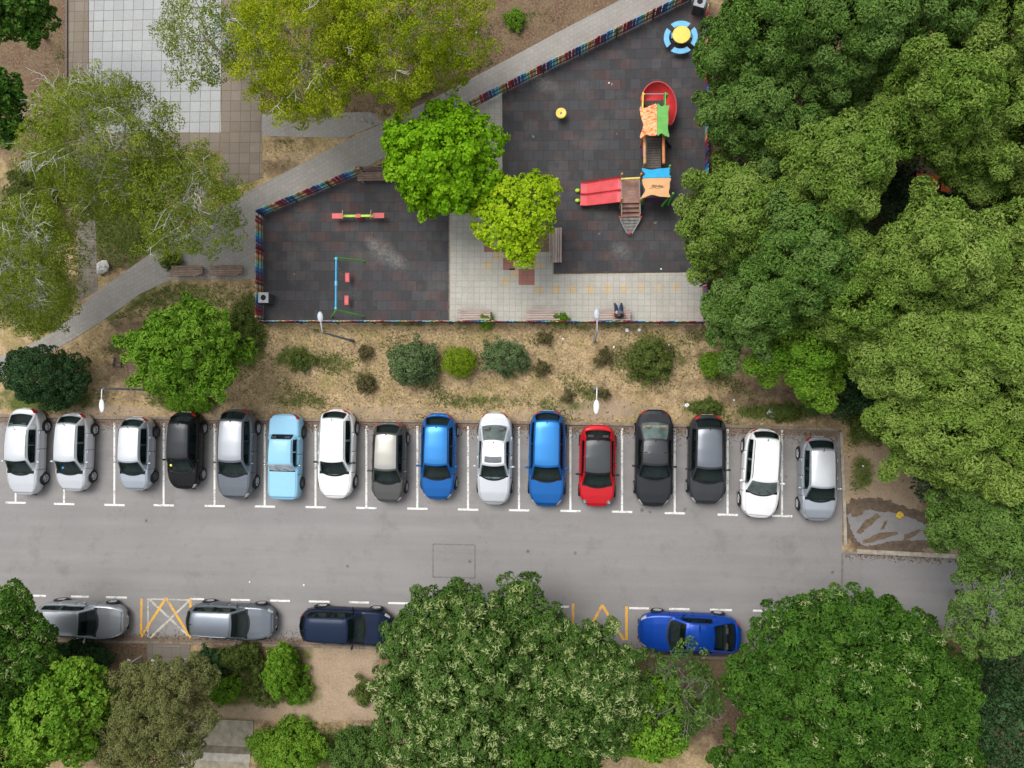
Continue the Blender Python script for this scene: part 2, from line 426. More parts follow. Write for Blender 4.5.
kerb([(840.5, 432), (844, 512), (845, 546)], mat=M_KERB); kerb([(856, 551), (958, 556), (1300, 570)], w=.2)
kerb([(-160, 635), (0, 639), (150, 642), (300, 645.5), (420, 649), (560, 653), (740, 658)], h=.07, mat=M_KERB_D); kerb([(868, 636), (905, 632), (960, 635), (1300, 650)])

def poly_sheet(name, poly, z, mat, rim=True):
    o = MB().prism([gp(px, py, z)[:2] for px, py in poly][::-1], -0.05, z).build(name, mat)
    return struct(o)

def mat_tiles(name, size, c1, c2, grout, rz=0, gap=.03, blotch=(0.5, hexc(120, 112, 100)), offset=0.0, wratio=1.0, weeds=0.0):
    t = NT(name); co = t.coord(rz=rz)
    br = t.new('ShaderNodeTexBrick'); br.offset = offset; br.squash = 1
    br.inputs['Scale'].default_value = 1; br.inputs['Brick Width'].default_value = size*wratio; br.inputs['Row Height'].default_value = size
    br.inputs['Mortar Size'].default_value = size*gap; br.inputs['Mortar Smooth'].default_value = .3
    br.inputs['Color1'].default_value = hexc(*c1); br.inputs['Color2'].default_value = hexc(*c2); br.inputs['Mortar'].default_value = hexc(*grout)
    t.link(co, br.inputs['Vector'])
    n1 = t.noise(co, 0.8, 5, .65); n2 = t.noise(co, 16, 4, .7)
    c = t.mix(t.ramp(n1, [(0.45, 0.0), (0.72, blotch[0])]), br.outputs['Color'], blotch[1])
    c = t.mix(1.0, c, t.ramp(n2, [(0.25, 0.82), (0.75, 1.1)]), 'MULTIPLY')
    if weeds:
        w = t.math('MULTIPLY', br.outputs['Fac'], t.ramp(t.noise(co, 0.55, 4), [(0.52, 0.0), (0.6, weeds)]))
        c = t.mix(w, c, hexc(92, 92, 50))
    t.color(c); t.set(Roughness=.85); t.b.inputs['Specular IOR Level'].default_value = .3
    t.bump(t.math('SUBTRACT', 1.0, br.outputs['Fac']), .3, .01)
    return t.mat
M_PATH = mat_tiles('path_pavers', .22, (152, 148, 143), (145, 141, 136), (124, 119, 113), rz=R(-27), blotch=(.35, hexc(118, 110, 100)), offset=.5)
M_PLAZA = mat_tiles('plaza_tiles', .3, (176, 173, 165), (169, 166, 158), (148, 144, 135), rz=R(.8), gap=.04, blotch=(.4, hexc(136, 128, 114)))
M_COURT = mat_tiles('court_slabs', .545, (166, 168, 170), (156, 159, 161), (120, 112, 96), rz=R(1), gap=.03, blotch=(.25, hexc(165, 162, 156)), weeds=1.0)
M_BROWN = mat_tiles('brown_slabs', .545, (130, 120, 109), (121, 111, 100), (98, 90, 80), rz=R(1), gap=.03, blotch=(.4, hexc(106, 94, 80)), weeds=.7)
M_PAD = mat_tiles('pad_slabs', .5, (128, 120, 110), (116, 108, 100), (92, 84, 76), gap=.02)

poly_sheet('path', [(-120, 395), (-120, 430), (0, 378), (34, 361), (72, 340), (105, 319), (140, 294), (172, 279), (262, 279), (262, 208), (365, 168), (472, 108), (690, -3), (770, -45), (700, -45), (622, -1), (560, 31), (512, 57), (436, 97), (350, 139), (256, 187), (165, 243), (95, 293), (57, 330), (20, 350)], .02, M_PATH)
poly_sheet('side_path', [(262, 114), (372, 112), (384, 122), (345, 138), (262, 136)], .014, M_PATH)
poly_sheet('old_path', [(76, 132), (92, 132), (98, 290), (78, 302)], .012, M_PAD)
poly_sheet('court', [(89, -50), (221, -50), (221, 133), (89, 133)], .024, M_COURT)
poly_sheet('court_border', [(68, -50), (88.4, -50), (88.4, 131), (68, 131)], .016, M_BROWN)
poly_sheet('court_border', [(221.6, -50), (262, -50), (262, 178), (221.6, 190)], .016, M_BROWN)
poly_sheet('court_border', [(89, 133.6), (221, 133.6), (221, 152), (89, 148)], .016, M_BROWN)
kerb([(67.4, -50), (67.4, 131)], w=.1, h=.1, mat=plain('old_edge', hexc(92, 80, 70)), name='court_edge')
poly_sheet('paved_plaza', [(449.6, 118), (474, 108), (502, 93), (502, 224), (553, 226), (553, 274.6), (702, 272.5), (703, 321), (449.6, 321)], .02, M_PLAZA)
M_RED = mat_tiles('red_tiles', .3, (158, 104, 96), (146, 98, 90), (120, 92, 84), rz=R(.8), gap=.045); M_OCH = mat_tiles('ochre_tiles', .3, (192, 170, 130), (182, 164, 130), (140, 130, 110), rz=R(.8), gap=.045, blotch=(.9, hexc(168, 160, 146)))
mr, mo = MB(), MB()
for x, y, s in ((489, 247, 10), (509, 264, 12), (526.5, 277, 16)):
    mr.add([gp(x-s/2, y-s/2, .024), gp(x+s/2, y-s/2, .024), gp(x+s/2, y+s/2, .024), gp(x-s/2, y+s/2, .024)], [(0, 3, 2, 1)])
for x, y, s in ((498, 256, 9), (488, 265, 8), (514, 273, 9), (505.5, 281, 8), (538.5, 264, 8), (539, 290, 8), (556, 289.5, 8), (572.5, 289, 8), (590, 289, 8), (607, 288.5, 8), (624, 288.5, 8), (641, 288, 7), (658, 288, 7), (676, 287, 7)):
    mo.add([gp(x-s/2, y-s/2, .024), gp(x+s/2, y-s/2, .024), gp(x+s/2, y+s/2, .024), gp(x-s/2, y+s/2, .024)], [(0, 3, 2, 1)])
struct(mr.build('red_paving', M_RED)); struct(mo.build('ochre_paving', M_OCH))

def mat_rubber():
    t = NT('rubber_tiles'); co = t.coord(rz=R(.8))
    br = t.new('ShaderNodeTexBrick'); br.offset = .5
    br.inputs['Scale'].default_value = 1; br.inputs['Brick Width'].default_value = .5; br.inputs['Row Height'].default_value = .5
    br.inputs['Mortar Size'].default_value = .012; br.inputs['Mortar Smooth'].default_value = .4; br.inputs['Bias'].default_value = 0
    br.inputs['Color1'].default_value = (0, 0, 0, 1); br.inputs['Color2'].default_value = (1, 1, 1, 1); br.inputs['Mortar'].default_value = (0, 0, 0, 1)
    t.link(co, br.inputs['Vector'])
    # stepped diagonal bands of red tiles: (row + column) taken per tile
    sp = t.new('ShaderNodeSeparateXYZ'); t.link(co, sp.inputs[0])
    row = t.math('FLOOR', t.math('DIVIDE', sp.outputs[1], .5))
    colx = t.math('FLOOR', t.math('ADD', t.math('DIVIDE', sp.outputs[0], .5), t.math('MULTIPLY', t.math('MODULO', t.math('ABSOLUTE', row), 2.0), .5)))
    band = t.math('MODULO', t.math('ADD', t.math('ADD', colx, t.math('MULTIPLY', row, 2.0)), 400.0), 5.0)
    isred = t.math('LESS_THAN', band, 1.6)
    big = t.ramp(t.noise(co, .18, 3), [(0.44, 0.0), (0.62, 1.0)])
    g = t.ramp(br.outputs['Color'], [(0, hexc(60, 60, 62)), (1, hexc(71, 71, 74))])
    r_ = t.ramp(br.outputs['Color'], [(0, hexc(74, 60, 59)), (1, hexc(87, 70, 67))])
    c = t.mix(t.math('MULTIPLY', isred, t.math('ADD', t.math('MULTIPLY', big, .65), .2)), g, r_)
    n1 = t.noise(co, .6, 6, .65); n2 = t.noise(co, 30, 3, .8)
    c = t.mix(t.ramp(n1, [(0.5, 0.0), (0.8, .45)]), c, hexc(112, 106, 102))
    c = t.mix(1.0, c, t.ramp(n2, [(0.25, .78), (0.75, 1.2)]), 'MULTIPLY')
    c = t.mix(t.math('MULTIPLY', br.outputs['Fac'], .45), c, hexc(46, 44, 44))
    # scuffs
    vo = t.new('ShaderNodeTexVoronoi'); vo.inputs['Scale'].default_value = .7; t.link(co, vo.inputs['Vector'])
    sc = t.math('ADD', vo.outputs['Distance'], t.math('MULTIPLY', t.noise(co, 9, 4), .2))
    c = t.mix(t.ramp(sc, [(0.11, .8), (0.145, 0.0)]), c, hexc(140, 136, 130))
    for px, py, rr, k in ((383, 252, .7, .5), (372, 243, .4, .4), (543, 82, .6, .4), (620, 250, .5, .35), (398, 262, .5, .5)):
        g = gp(px, py); tc = t.new('ShaderNodeTexCoord'); mp = t.new('ShaderNodeMapping', vector_type='TEXTURE')      # chalky scuffs trodden into the rubber
        mp.inputs['Location'].default_value = (g.x, g.y, 0); mp.inputs['Scale'].default_value = (rr*1.5, rr, 1); mp.inputs['Rotation'].default_value = (0, 0, R(-35))
        t.link(tc.outputs['Object'], mp.inputs[0]); ln = t.new('ShaderNodeVectorMath', operation='LENGTH'); t.link(mp.outputs[0], ln.inputs[0])
        f = t.math('MULTIPLY', t.ramp(ln.outputs['Value'], [(0.1, k), (0.95, 0.0)]), t.ramp(t.noise(co, 7, 6, .8), [(0.35, 0), (0.65, 1)]))
        c = t.mix(f, c, hexc(158, 154, 148))
    t.color(c); t.set(Roughness=.9); t.b.inputs['Specular IOR Level'].default_value = .25
    t.bump(n2, .3, .01)
    return t.mat
M_RUB = mat_rubber()
poly_sheet('playground_floor', [(262.5, 213.5), (366, 169.5), (384, 163), (449, 132), (449, 320), (262.5, 320)], .022, M_RUB)
poly_sheet('playground_floor', [(502.6, 91), (690, -3), (706, -12), (707, 271.8), (553.6, 273.8), (553.6, 225.4), (502.6, 223.4)], .022, M_RUB)
kerb([(262, 321.4), (704, 322)], w=.08, h=.07, name='playground_edge'); kerb([(449.3, 168), (449.3, 320)], w=.05, h=.03, name='playground_edge', mat=M_KERB_D)
poly_sheet('tree_pit', [(530, 226.5), (551.5, 226.5), (551.5, 252), (530, 252)], .028, plain('pit_soil', hexc(120, 104, 82), .95, .4, 9, bump=.5))
# worn wet patch of old asphalt in the mud
def mud():
    rng = random.Random(3); mb = MB()
    def blob(pts, z):
        n = []
        for (a, b) in zip(pts, pts[1:]+pts[:1]):
            for k in range(6):
                f = k/6; n.append((a[0]+(b[0]-a[0])*f+rng.uniform(-1, 1), a[1]+(b[1]-a[1])*f+rng.uniform(-.9, .9)))
        mb.prism([gp(x, y, z)[:2] for x, y in n][::-1], -.02, z)
    mb2 = mb
    blob([(847, 515), (856, 511), (870, 510), (888, 512), (908, 516), (922, 523), (931, 534), (926, 541), (908, 540), (892, 541), (876, 545), (864, 546), (857, 541), (851, 531)], .012)
    return struct(mb.build('asphalt_remains', M_ROAD2))
mud()
def wet_mud():
    rg = random.Random(8); n = []
    base = [(845, 508), (852, 499), (870, 497), (890, 500), (906, 507), (925, 512), (944, 517), (951, 526), (946, 537), (934, 546), (918, 552), (895, 552), (870, 549), (854, 545), (846, 535)]
    for a, b in zip(base, base[1:]+base[:1]):
        for k in range(7): f = k/7; n.append((a[0]+(b[0]-a[0])*f+rg.uniform(-1.6, 1.6), a[1]+(b[1]-a[1])*f+rg.uniform(-1.6, 1.6)))
    o = MB().prism([gp(x, y)[:2] for x, y in n][::-1], -.02, .008).build('mud', plain('wet_mud', hexc(92, 78, 64), .7, .4, 4, bump=.5))
    struct(o)
    mb = MB(); M_ = plain('mud_streaks', hexc(104, 88, 72), .8, .35, 5, bump=.4)
    for base in ([(876, 513), (881, 516), (868, 527), (860, 534), (856, 533), (864, 522)], [(862, 540), (880, 533), (896, 531), (898, 534), (880, 540), (864, 544)], [(884, 521), (888, 520), (884, 529), (880, 530)], [(905, 534), (920, 529), (922, 531), (910, 538), (902, 541)], [(850, 509), (866, 508), (862, 515), (852, 517)]):
        n = []
        for a, b in zip(base, base[1:]+base[:1]):
            for k in range(5): f = k/5; n.append((a[0]+(b[0]-a[0])*f+rg.uniform(-.7, .7), a[1]+(b[1]-a[1])*f+rg.uniform(-.7, .7)))
        mb.prism([gp(x, y)[:2] for x, y in n][::-1], -.02, .017)
    return struct(mb.build('mud_streaks', M_))
wet_mud()
poly_sheet('paved_pad', [(147, 644), (190, 645), (189, 684), (148, 684)], .03, M_PAD)
# steps at the bottom left
M_CONC = plain('weathered_concrete', hexc(150, 142, 122), .9, .3, 3, bump=.4); M_CONC_D = plain('dark_concrete', hexc(112, 104, 88), .9, .35, 3, bump=.4)
st = empty('concrete_steps', gp(215, 745), 0, 'weathered concrete steps at the end of the dirt path', 'steps')
b0 = gp(215, 745)
def stepbox(name, x0, x1, y0, y1, z0, z1, mat):
    a, b = gp(x0, y1, z1), gp(x1, y0, z1)
    MB().box(((a.x+b.x)/2-b0.x, (a.y+b.y)/2-b0.y, (z0+z1)/2), (abs(b.x-a.x), abs(b.y-a.y), z1-z0)).build(name, mat, st)
stepbox('landing', 180, 253, 721, 744, -.6, .06, M_CONC)
for i, (y0, y1) in enumerate(((744.3, 751), (751.3, 759), (759.3, 775), (775.3, 800))): stepbox('step', 172, 251-i, y0, y1, -.6, (.05, .04, .03, .02)[i], (M_CONC_D, plain('pale_concrete', hexc(168, 162, 150), .9, .25, 3), M_CONC, M_CONC_D)[i])
tag(MB().prism([gp(358+dx, 728+dy)[:2] for dx, dy in ((-5, -4), (4, -5), (5, 4), (-4, 5))][::-1], 0, .05).build('paving_slab', M_KERB), 'single grey concrete slab lying beside the dirt path', 'slab')
# ------------------------------------------------------------------ cars
def mat_car(name, c, metallic=.5, rough=.32):
    t = NT(name); co = t.coord()
    n = t.noise(co, 2.2, 4); n2 = t.noise(co, 60, 2)
    col = tuple(c[:3])+(1,)
    t.color(t.mix(t.ramp(n, [(0.4, 0.0), (0.8, 0.16)]), col, tuple(x*.75+.012 for x in col[:3])+(1,)))
    t.set(Metallic=metallic, Coat_Weight=.3 if sum(col[:3]) > .25 else .12, Coat_Roughness=.16); t.b.inputs['Specular IOR Level'].default_value = .25 if sum(col[:3]) > .25 else .16
    t.link(t.ramp(n2, [(0.3, rough-.06), (0.7, rough+.1)]), t.b.inputs['Roughness'])
    return t.mat
def mat_glass(name='car_glass', c=(.006, .012, .012, 1), see=0):
    t = NT(name); co = t.coord()
    t.color(t.mix(t.ramp(t.noise(co, 2.2, 2), [(0.35, 0.0), (0.75, 1.0)]), c, tuple(min(1, x*1.9) for x in c[:3])+(1,)))
    t.set(Roughness=.04); t.b.inputs['Specular IOR Level'].default_value = .42
    if see:                                            # tinted glass: the dark cabin shows through
        tr = t.new('ShaderNodeBsdfTransparent'); tr.inputs[0].default_value = (.62, .72, .70, 1)
        mx = t.new('ShaderNodeMixShader'); mx.inputs[0].default_value = see
        t.link(t.b.outputs[0], mx.inputs[1]); t.link(tr.outputs[0], mx.inputs[2]); t.link(mx.outputs[0], t.n['Material Output'].inputs[0])
    return t.mat
G_DARK = mat_glass(see=.72)
G_PALE = mat_glass('sky_gleam_glass', (.06, .085, .078, 1))  # paler pane colour with a sky gleam painted in
G_WHITISH = mat_glass('whitish_car_glass', (.28, .30, .31, 1))  # even whitish pane for the light blue saloon's windscreen
G_MID = mat_glass('grey_car_glass', (.10, .125, .12, 1), .35)
M_TYRE = plain('tyre_rubber', (.018, .018, .019, 1), .85, .3, 12)
M_ARCH = plain('wheel_arch_black', (.010, .010, .011, 1), .9, .2, 9)
M_PLASTIC = plain('black_plastic', (.022, .022, .024, 1), .55, .2, 9)
M_RIM = plain('alloy', (.56, .57, .59, 1), .4, .15, 9, metallic=.3)
M_HUBD = plain('dark_hubcap', (.14, .145, .15, 1), .5, .2, 9, metallic=.3)
M_DISC = plain('brake_disc', (.12, .12, .125, 1), .5, .2, 9)
M_LAMP = plain('headlamp_lens', (.55, .57, .60, 1), .12, .2, 14, metallic=.4)
M_TAIL = plain('tail_lamp', (.42, .015, .015, 1), .15, .25, 20)
M_PLATE = plain('number_plate', (.62, .62, .60, 1), .5, .1, 9)
M_SEAM = plain('panel_gap', (.012, .012, .013, 1), .8, .1, 9)
M_DASH = plain('dashboard', (.055, .058, .058, 1), .7, .25, 9)
M_CLOTH = [plain('seat_cloth_%s' % n, c+(1,), .9, .25, 14) for n, c in (('grey', (.10, .105, .105)), ('charcoal', (.045, .047, .05)), ('beige', (.20, .18, .15)))]
M_CHROME = plain('chrome', (.6, .6, .62, 1), .15, .1, 9, metallic=1)

def catmull(tab, u):
    ks = [k for k, _ in tab]
    if u <= ks[0]: return tab[0][1]
    if u >= ks[-1]: return tab[-1][1]
    i = max(j for j in range(len(ks)-1) if ks[j] <= u)
    p1, p2 = tab[i][1], tab[i+1][1]
    f = (u-ks[i])/(ks[i+1]-ks[i]); f = f*f*(3-2*f)*.35+f*.65
    return p1+(p2-p1)*f

WF = [(0, 0), (.2, .46), (.40, .84), (.47, .915), (.55, .965), (.66, .99), (.78, 1.0), (.9, .96), (1, .84)]
ZF = [(0, 1.05), (.2, 1.045), (.40, 1.012), (.47, .965), (.55, .86), (.66, .62), (.78, .40), (.9, .1), (1, 0)]

class CarShape:
    def __init__(s, L=4.2, W=1.74, Z=1.46, belt=.92, cowl=.93, nose=.70, tail=.92, kind='hatch',
                 yw0=.24, yw1=.08, yr1=-.36, yr0=-.46, zrb=1.0, roofw=.335, basew=.43, rearw=.39, pf=5.2, pr=6.0, boxy=2.7, zb=.2, bow=.22):
        s.__dict__.update({k: v for k, v in locals().items() if k != 's'})
        s.prof = s.profile()
    def hw(s, f):                      # half width at lengthwise fraction f (+.5 nose .. -.5 tail)
        p = s.pf if f > 0 else s.pr
        return s.W/2*max(0.0, 1-(abs(f)*2)**p)**(1/s.boxy)
    def top(s, f):                     # belt / bonnet / boot height
        tab = [(-.5, s.tail-.14), (-.485, s.tail-.05), (-.45, s.tail), (s.yr0+.06, s.belt+.01), (0, s.belt), (s.yw0, s.cowl), (.36, s.nose+(s.cowl-s.nose)*.62), (.45, s.nose+.04), (.485, s.nose-.05), (.5, s.nose-.16)]
        tab = sorted(tab); return float(np.interp(f, [a for a, _ in tab], [b for _, b in tab]))
    def body(s, v, u):                 # v 0 nose .. 1 tail, u -1 .. 1
        f = .5*math.cos(math.pi*min(max(v, 0.0), 1.0))
        f = f*(.6+.4*1) if True else f
        w = s.hw(f); z = s.top(f); a = abs(u)
        x = w*catmull(WF, a); zz = s.zb+(z-s.zb)*catmull(ZF, a)
        if f > .44: zz = max(zz, s.zb) + (.10*(f-.44)/.06 if a > .8 else 0)
        return Vector((math.copysign(x, u) if u else 0, f*s.L, zz))
    def v_of(s, f): return math.acos(max(-1, min(1, 2*f)))/math.pi
    def profile(s):
        L = s.L
        key = [(s.yw0, s.cowl+.02, s.basew), (s.yw1, s.Z-.045, s.roofw+.006), (s.yw1-.06, s.Z-.008, s.roofw), ((s.yw1+s.yr1)/2, s.Z, s.roofw-.002), (s.yr1+.05, s.Z-.03, s.roofw-.012), (s.yr1, s.Z-.075, s.roofw-.016), (s.yr0, s.zrb, s.rearw)]
        out = []
        for i in range(len(key)-1):
            for k in range(8): 
                f = k/8; out.append([key[i][j]+(key[i+1][j]-key[i][j])*f for j in range(3)]+[i+f])
        out.append(list(key[-1])+[6.0])
        A = np.array(out); B = A.copy()
        for _ in range(3): B[1:-1, :3] = .25*B[:-2, :3]+.5*B[1:-1, :3]+.25*B[2:, :3]
        return B
    def strip(s, q, t):                # q 0 windscreen base .. 6 rear base, t -1..1 across
        P = s.prof; f, z, w = (float(np.interp(q, P[:, 3], P[:, j])) for j in range(3))
        rel = max(0, min(1, (s.Z-z)/(s.Z-s.cowl)))
        y = f*s.L
        if q < 3: y += s.bow*(1-t*t)*(.25+.75*rel)-s.bow*.3
        else: y -= s.bow*.6*(1-t*t)*(.3+.7*rel)-s.bow*.2
        w = min(w, s.hw(max(-.499, min(.499, y/s.L)))*.93/s.W)
        crown = .045 if q > .2 else .03
        return Vector((t*w*s.W, y, z-crown*t*t-.035*abs(t)**8))
    def side(s, q, h, sg):             # h 0 belt .. 1 roof edge
        E = s.strip(q, sg); f = max(-.48, min(.48, E.y/s.L))
        B = Vector((sg*(s.hw(f)*.885), E.y, s.top(f)-.01))
        if abs(B.x) < abs(E.x): B.x = E.x*1.01
        if B.z > E.z: B.z = E.z-.005
        p = B.lerp(E, h); p.x += sg*.03*math.sin(math.pi*h)*(1 if E.z > B.z+.25 else 0); return p

def panel(fn, a0, a1, b0, b1, na, nb, off, cut=0.0):
    rows = []
    for i in range(na+1):
        r = []
        for j in range(nb+1):
            fa, fb = i/na, j/nb
            if cut and (i in (0, na)): fb = cut+(1-2*cut)*fb
            a = a0+(a1-a0)*fa; b = b0+(b1-b0)*fb
            e = .004
            p = fn(a, b); da = fn(a+e, b)-fn(a-e, b); db = fn(a, b+e)-fn(a, b-e)
            n = da.cross(db)
            n = n.normalized() if n.length > 1e-9 else Vector((0, 0, 1))
            if n.dot(p-Vector((0, 0, .6))) < 0: n = -n
            r.append(p+n*off)
        rows.append(r)
    return rows
def panel_mb(*a, **k):
    rows = panel(*a, **k)
    p, q, r = rows[0][0], rows[0][1], rows[1][0]
    n = (q-p).cross(r-p); c = sum((x for row in rows for x in row), Vector())/(len(rows)*len(rows[0]))
    return MB().grid(rows, flip=n.dot(c-Vector((0, 0, .55))) < 0)

def make_car(name, loc, rz, label, paint, cat='car', roof=None, roof_label=None, glass=G_DARK, front_glass=None, cloth=None, rear_glass=None, rim=M_RIM, mirror=None, rails=False, sunroof=False, cladding=None,
             kind='hatch', tail_lamp=(.40, .60), lamp=(.42, .60), lamp_len=.06, pillar=None, round_lamps=False, boot_lamps=False, spare=False, antenna=True, grille=True, rearq=(5.12, 5.9), bonnet_lines=True, shade=None, **kw):
    s = CarShape(kind=kind, **kw)
    cloth = cloth or M_CLOTH[int(abs(loc[0])*7) % 3]
    root = empty(name, loc, rz, label, cat, 'cars parked along the street')
    B = lambda mb, n, m, par=root, sm=True: mb.build(n, m, par, sm)
    NV, NU = 56, 36
    rows = [[s.body(v/NV, -1+2*u/NU) for u in range(NU+1)] for v in range(NV+1)]
    mb = MB(); y_lo, y_hi = s.yr0*s.L-.02, s.yw0*s.L+.07         # the body is open under the cabin
    for v in range(NV):
        for u in range(NU):
            q = (rows[v][u], rows[v][u+1], rows[v+1][u+1], rows[v+1][u])
            if abs(-1+2*(u+.5)/NU) < .385 and all(y_lo < p.y < y_hi for p in q): continue
            mb.add(q, [(0, 1, 2, 3)])
    # underside
    for v in range(NV):
        a, b = rows[v][0], rows[v][-1]; c, d = rows[v+1][0], rows[v+1][-1]
        mb.add([a, b, d, c], [(0, 1, 2, 3)])
    # cabin shell
    NQ, NT_ = 48, 14
    def shell(fn, qs, ts, holes, flip=False):
        for i in range(len(qs)-1):
            for j in range(len(ts)-1):
                if any(h[0] <= qs[i] and qs[i+1] <= h[1] and h[2] <= ts[j] and ts[j+1] <= h[3] for h in holes): continue
                q = [fn(qs[i], ts[j]), fn(qs[i], ts[j+1]), fn(qs[i+1], ts[j+1]), fn(qs[i+1], ts[j])]
                mb.add(q[::-1] if flip else q, [(0, 1, 2, 3)])
    QS = [6*q/NQ for q in range(NQ+1)]
    shell(s.strip, QS, [-1+2*t/NT_ for t in range(NT_+1)], [(.12, 1.01, -.9, .9), (rearq[0]+.02, rearq[1]-.02, -.87, .87)])
    for sg in (-1, 1):
        q_end = 4.98 if kind != 'sedan' else 5.05
        shell(lambda a, b: s.side(a, b, sg), QS, [0, .12, .3, .48, .66, .84, 1], [(.64, 2.90, .11, .85), (3.06, q_end-.02, .11, .85)], sg > 0)
    bt = [s.strip(6, -1+2*t/NT_) for t in range(NT_+1)]
    mb.grid([bt, [Vector((p.x*1.02, p.y-.02, p.z-.12)) for p in bt]])
    B(mb, 'body', paint)
    if cladding:
        for sg in (-1, 1): B(panel_mb(s.body, .16, .86, sg*.84, sg*.99, 30, 4, .007), 'sill_trim', cladding)
    # glazing
    ws = panel_mb(s.strip, .10, 1.02, -.93, .93, 8, 12, .007, cut=.015); wso = B(ws, 'windscreen', front_glass or glass)
    for k in (-.55, .1):
        a, b = s.strip(.14, k), s.strip(.45, k+.36)
        B(MB().tube([a+Vector((0, .01, .02)), b+Vector((0, .01, .02))], .010, 5), 'wiper', M_PLASTIC, wso)
    rw = B(panel_mb(s.strip, rearq[0], rearq[1], -.9, .9, 8, 10, .008, cut=.03), 'rear_window', rear_glass or glass)
    for sg in (-1, 1):
        for q0, q1 in ((.62, 2.92), (3.04, 4.98 if kind != 'sedan' else 5.05)):
            B(panel_mb(lambda a, b: s.side(a, b, sg), q0, q1, .10, .86, 14, 4, .009), 'side_window', glass)
    # cabin: floor, dashboard, seats, steering wheel
    yA, yB = (s.yw0-.02)*s.L, s.yr0*s.L+.1; wi = s.W*.40; zf = s.zb+.16
    B(MB().box((0, (yA+yB)/2, zf), (wi*2, yA-yB, .04)), 'cabin_floor', M_ARCH, sm=False)
    B(MB().prism([(-wi, 0), (-wi*.4, .14), (wi*.4, .14), (wi, 0), (wi, -.62), (wi*.3, -.56), (-wi*.3, -.56), (-wi, -.62)][::-1], s.cowl-.26, s.cowl-.07, M=Matrix.Translation((0, s.yw0*s.L+.05, 0))), 'dashboard', M_DASH, sm=False)
    B(MB().box((0, s.yr0*s.L+.24, s.belt-.13), (min(wi*1.9, s.hw(s.yr0)*1.72), .50, .04)), 'parcel_shelf', M_PLASTIC, sm=False)
    def seat(x, y, w):
        b2 = MB().box((x, y, zf+.22), (w, .48, .16)).box((x, y-.27, zf+.48), (w*.94, .15, .56))
        for hx in ((x,) if w < .7 else (x-.35, x+.35)): b2.box((hx, y-.31, zf+.84), (.26, .10, .16))
        return b2
    for sx in (-1, 1): B(seat(sx*wi*.52, (s.yw0-.30)*s.L+.1, .48), 'seat', cloth, sm=False)
    B(seat(0, max((s.yw0-.30)*s.L-.85, yB+.35), wi*1.7), 'seat', cloth, sm=False)
    sw = Matrix.Translation((-wi*.52, (s.yw0-.17)*s.L+.02, zf+.52)) @ Matrix.Rotation(R(60), 4, 'X')
    B(MB().tube([sw @ Vector((.18*math.cos(a*.5236), .18*math.sin(a*.5236), 0)) for a in range(13)], .018, 6), 'steering_wheel', M_PLASTIC)
    rm = B(panel_mb(s.strip, 1.32, 4.86, -.93, .93, 22, 10, .006, cut=.02), 'roof', roof or paint)  # lighter roof paints put the overhead sky's reflection into the colour
    if roof_label: rm['label'] = roof_label
    for sg in (-1, 1): B(panel_mb(s.strip, 1.25, 4.9, sg*.955, sg*.985, 22, 1, .004), 'roof_gutter', M_SEAM)
    B(panel_mb(s.strip, .0, .13, -.97, .97, 2, 12, .005), 'cowl', M_PLASTIC)
    if sunroof: B(panel_mb(s.strip, 1.5, 2.5, -.72, .72, 8, 8, .012, cut=.03), 'sunroof', mat_glass('sunroof_glass', (.10, .11, .12, 1)))
    for sg in (-1, 1):
        if rails:
            B(MB().tube([s.strip(1.5+.3*i, sg*.97)+Vector((0, 0, .035 if 0 < i < 11 else 0)) for i in range(12)], .016, 6), 'roof_rail', rails if rails is not True else M_PLASTIC)
    if antenna:
        p = s.strip(4.7, 0); B(MB().tube([p, p+Vector((0, -.04, .06)), p+Vector((0, -.16, .13))], [.028, .014, .005], 6), 'antenna', M_PLASTIC)
    # seams
    if bonnet_lines:
        vh = s.v_of(s.yw0+.012); vn = s.v_of(.462)
        for sg in (-1, 1):
            m = panel_mb(s.body, vn, vh, sg*.385, sg*.392, 16, 1, .004); B(m, 'bonnet_seam', M_SEAM)
        B(panel_mb(s.body, vn-.006, vn, -.39, .39, 1, 16, .004), 'bonnet_seam', M_SEAM)
    for sg in (-1, 1):
        for f in (.20, -.035, -.245):
            v = s.v_of(f); B(panel_mb(s.body, v, v+.0035, sg*.47, sg*.9, 1, 10, .004), 'door_seam', M_SEAM)
        for f in (.0, -.21):
            p = s.body(s.v_of(f-.012), sg*.545); B(MB().ball(p+Vector((sg*.008, 0, 0)), (.018, .09, .016), 6), 'door_handle', paint)
        # mirrors
        p = s.side(.75, .04, sg); q = p+Vector((sg*.17, -.03, .05))
        mo = MB().ball(q, (.10, .055, .075), 8); mo.tube([p+Vector((-sg*.03, 0, 0)), q], .03, 6)
        B(mo, 'mirror', mirror or paint)
        # lamps
        if round_lamps:
            p = s.body(s.v_of(.437), sg*.40); T = Matrix.Translation(p+Vector((0, .0, -.015))) @ Matrix.Rotation(-.7, 4, 'X')
            hl = B(MB().lathe([(.001, .055), (.08, .05), (.115, .03), (.12, -.03)], 16, T), 'headlight', M_HUBD)
            B(MB().lathe([(.001, .062), (.055, .058), (.075, .045), (.078, .02)], 16, T), 'lens', M_LAMP, hl)
        else:
            v = s.v_of(.452+.012); B(panel_mb(s.body, v-.012, v+lamp_len, sg*lamp[0], sg*lamp[1], 8, 5, .009, cut=.12), 'headlight', M_LAMP)
        v1 = s.v_of(-.497); v0 = s.v_of(-.445)
        B(panel_mb(s.body, v0, v1, sg*tail_lamp[0], sg*tail_lamp[1], 7, 5, .010, cut=.08), 'taillight', M_TAIL)
        if boot_lamps:
            p0 = s.side(5.5, .02, sg); p1 = s.side(5.95, .02, sg)
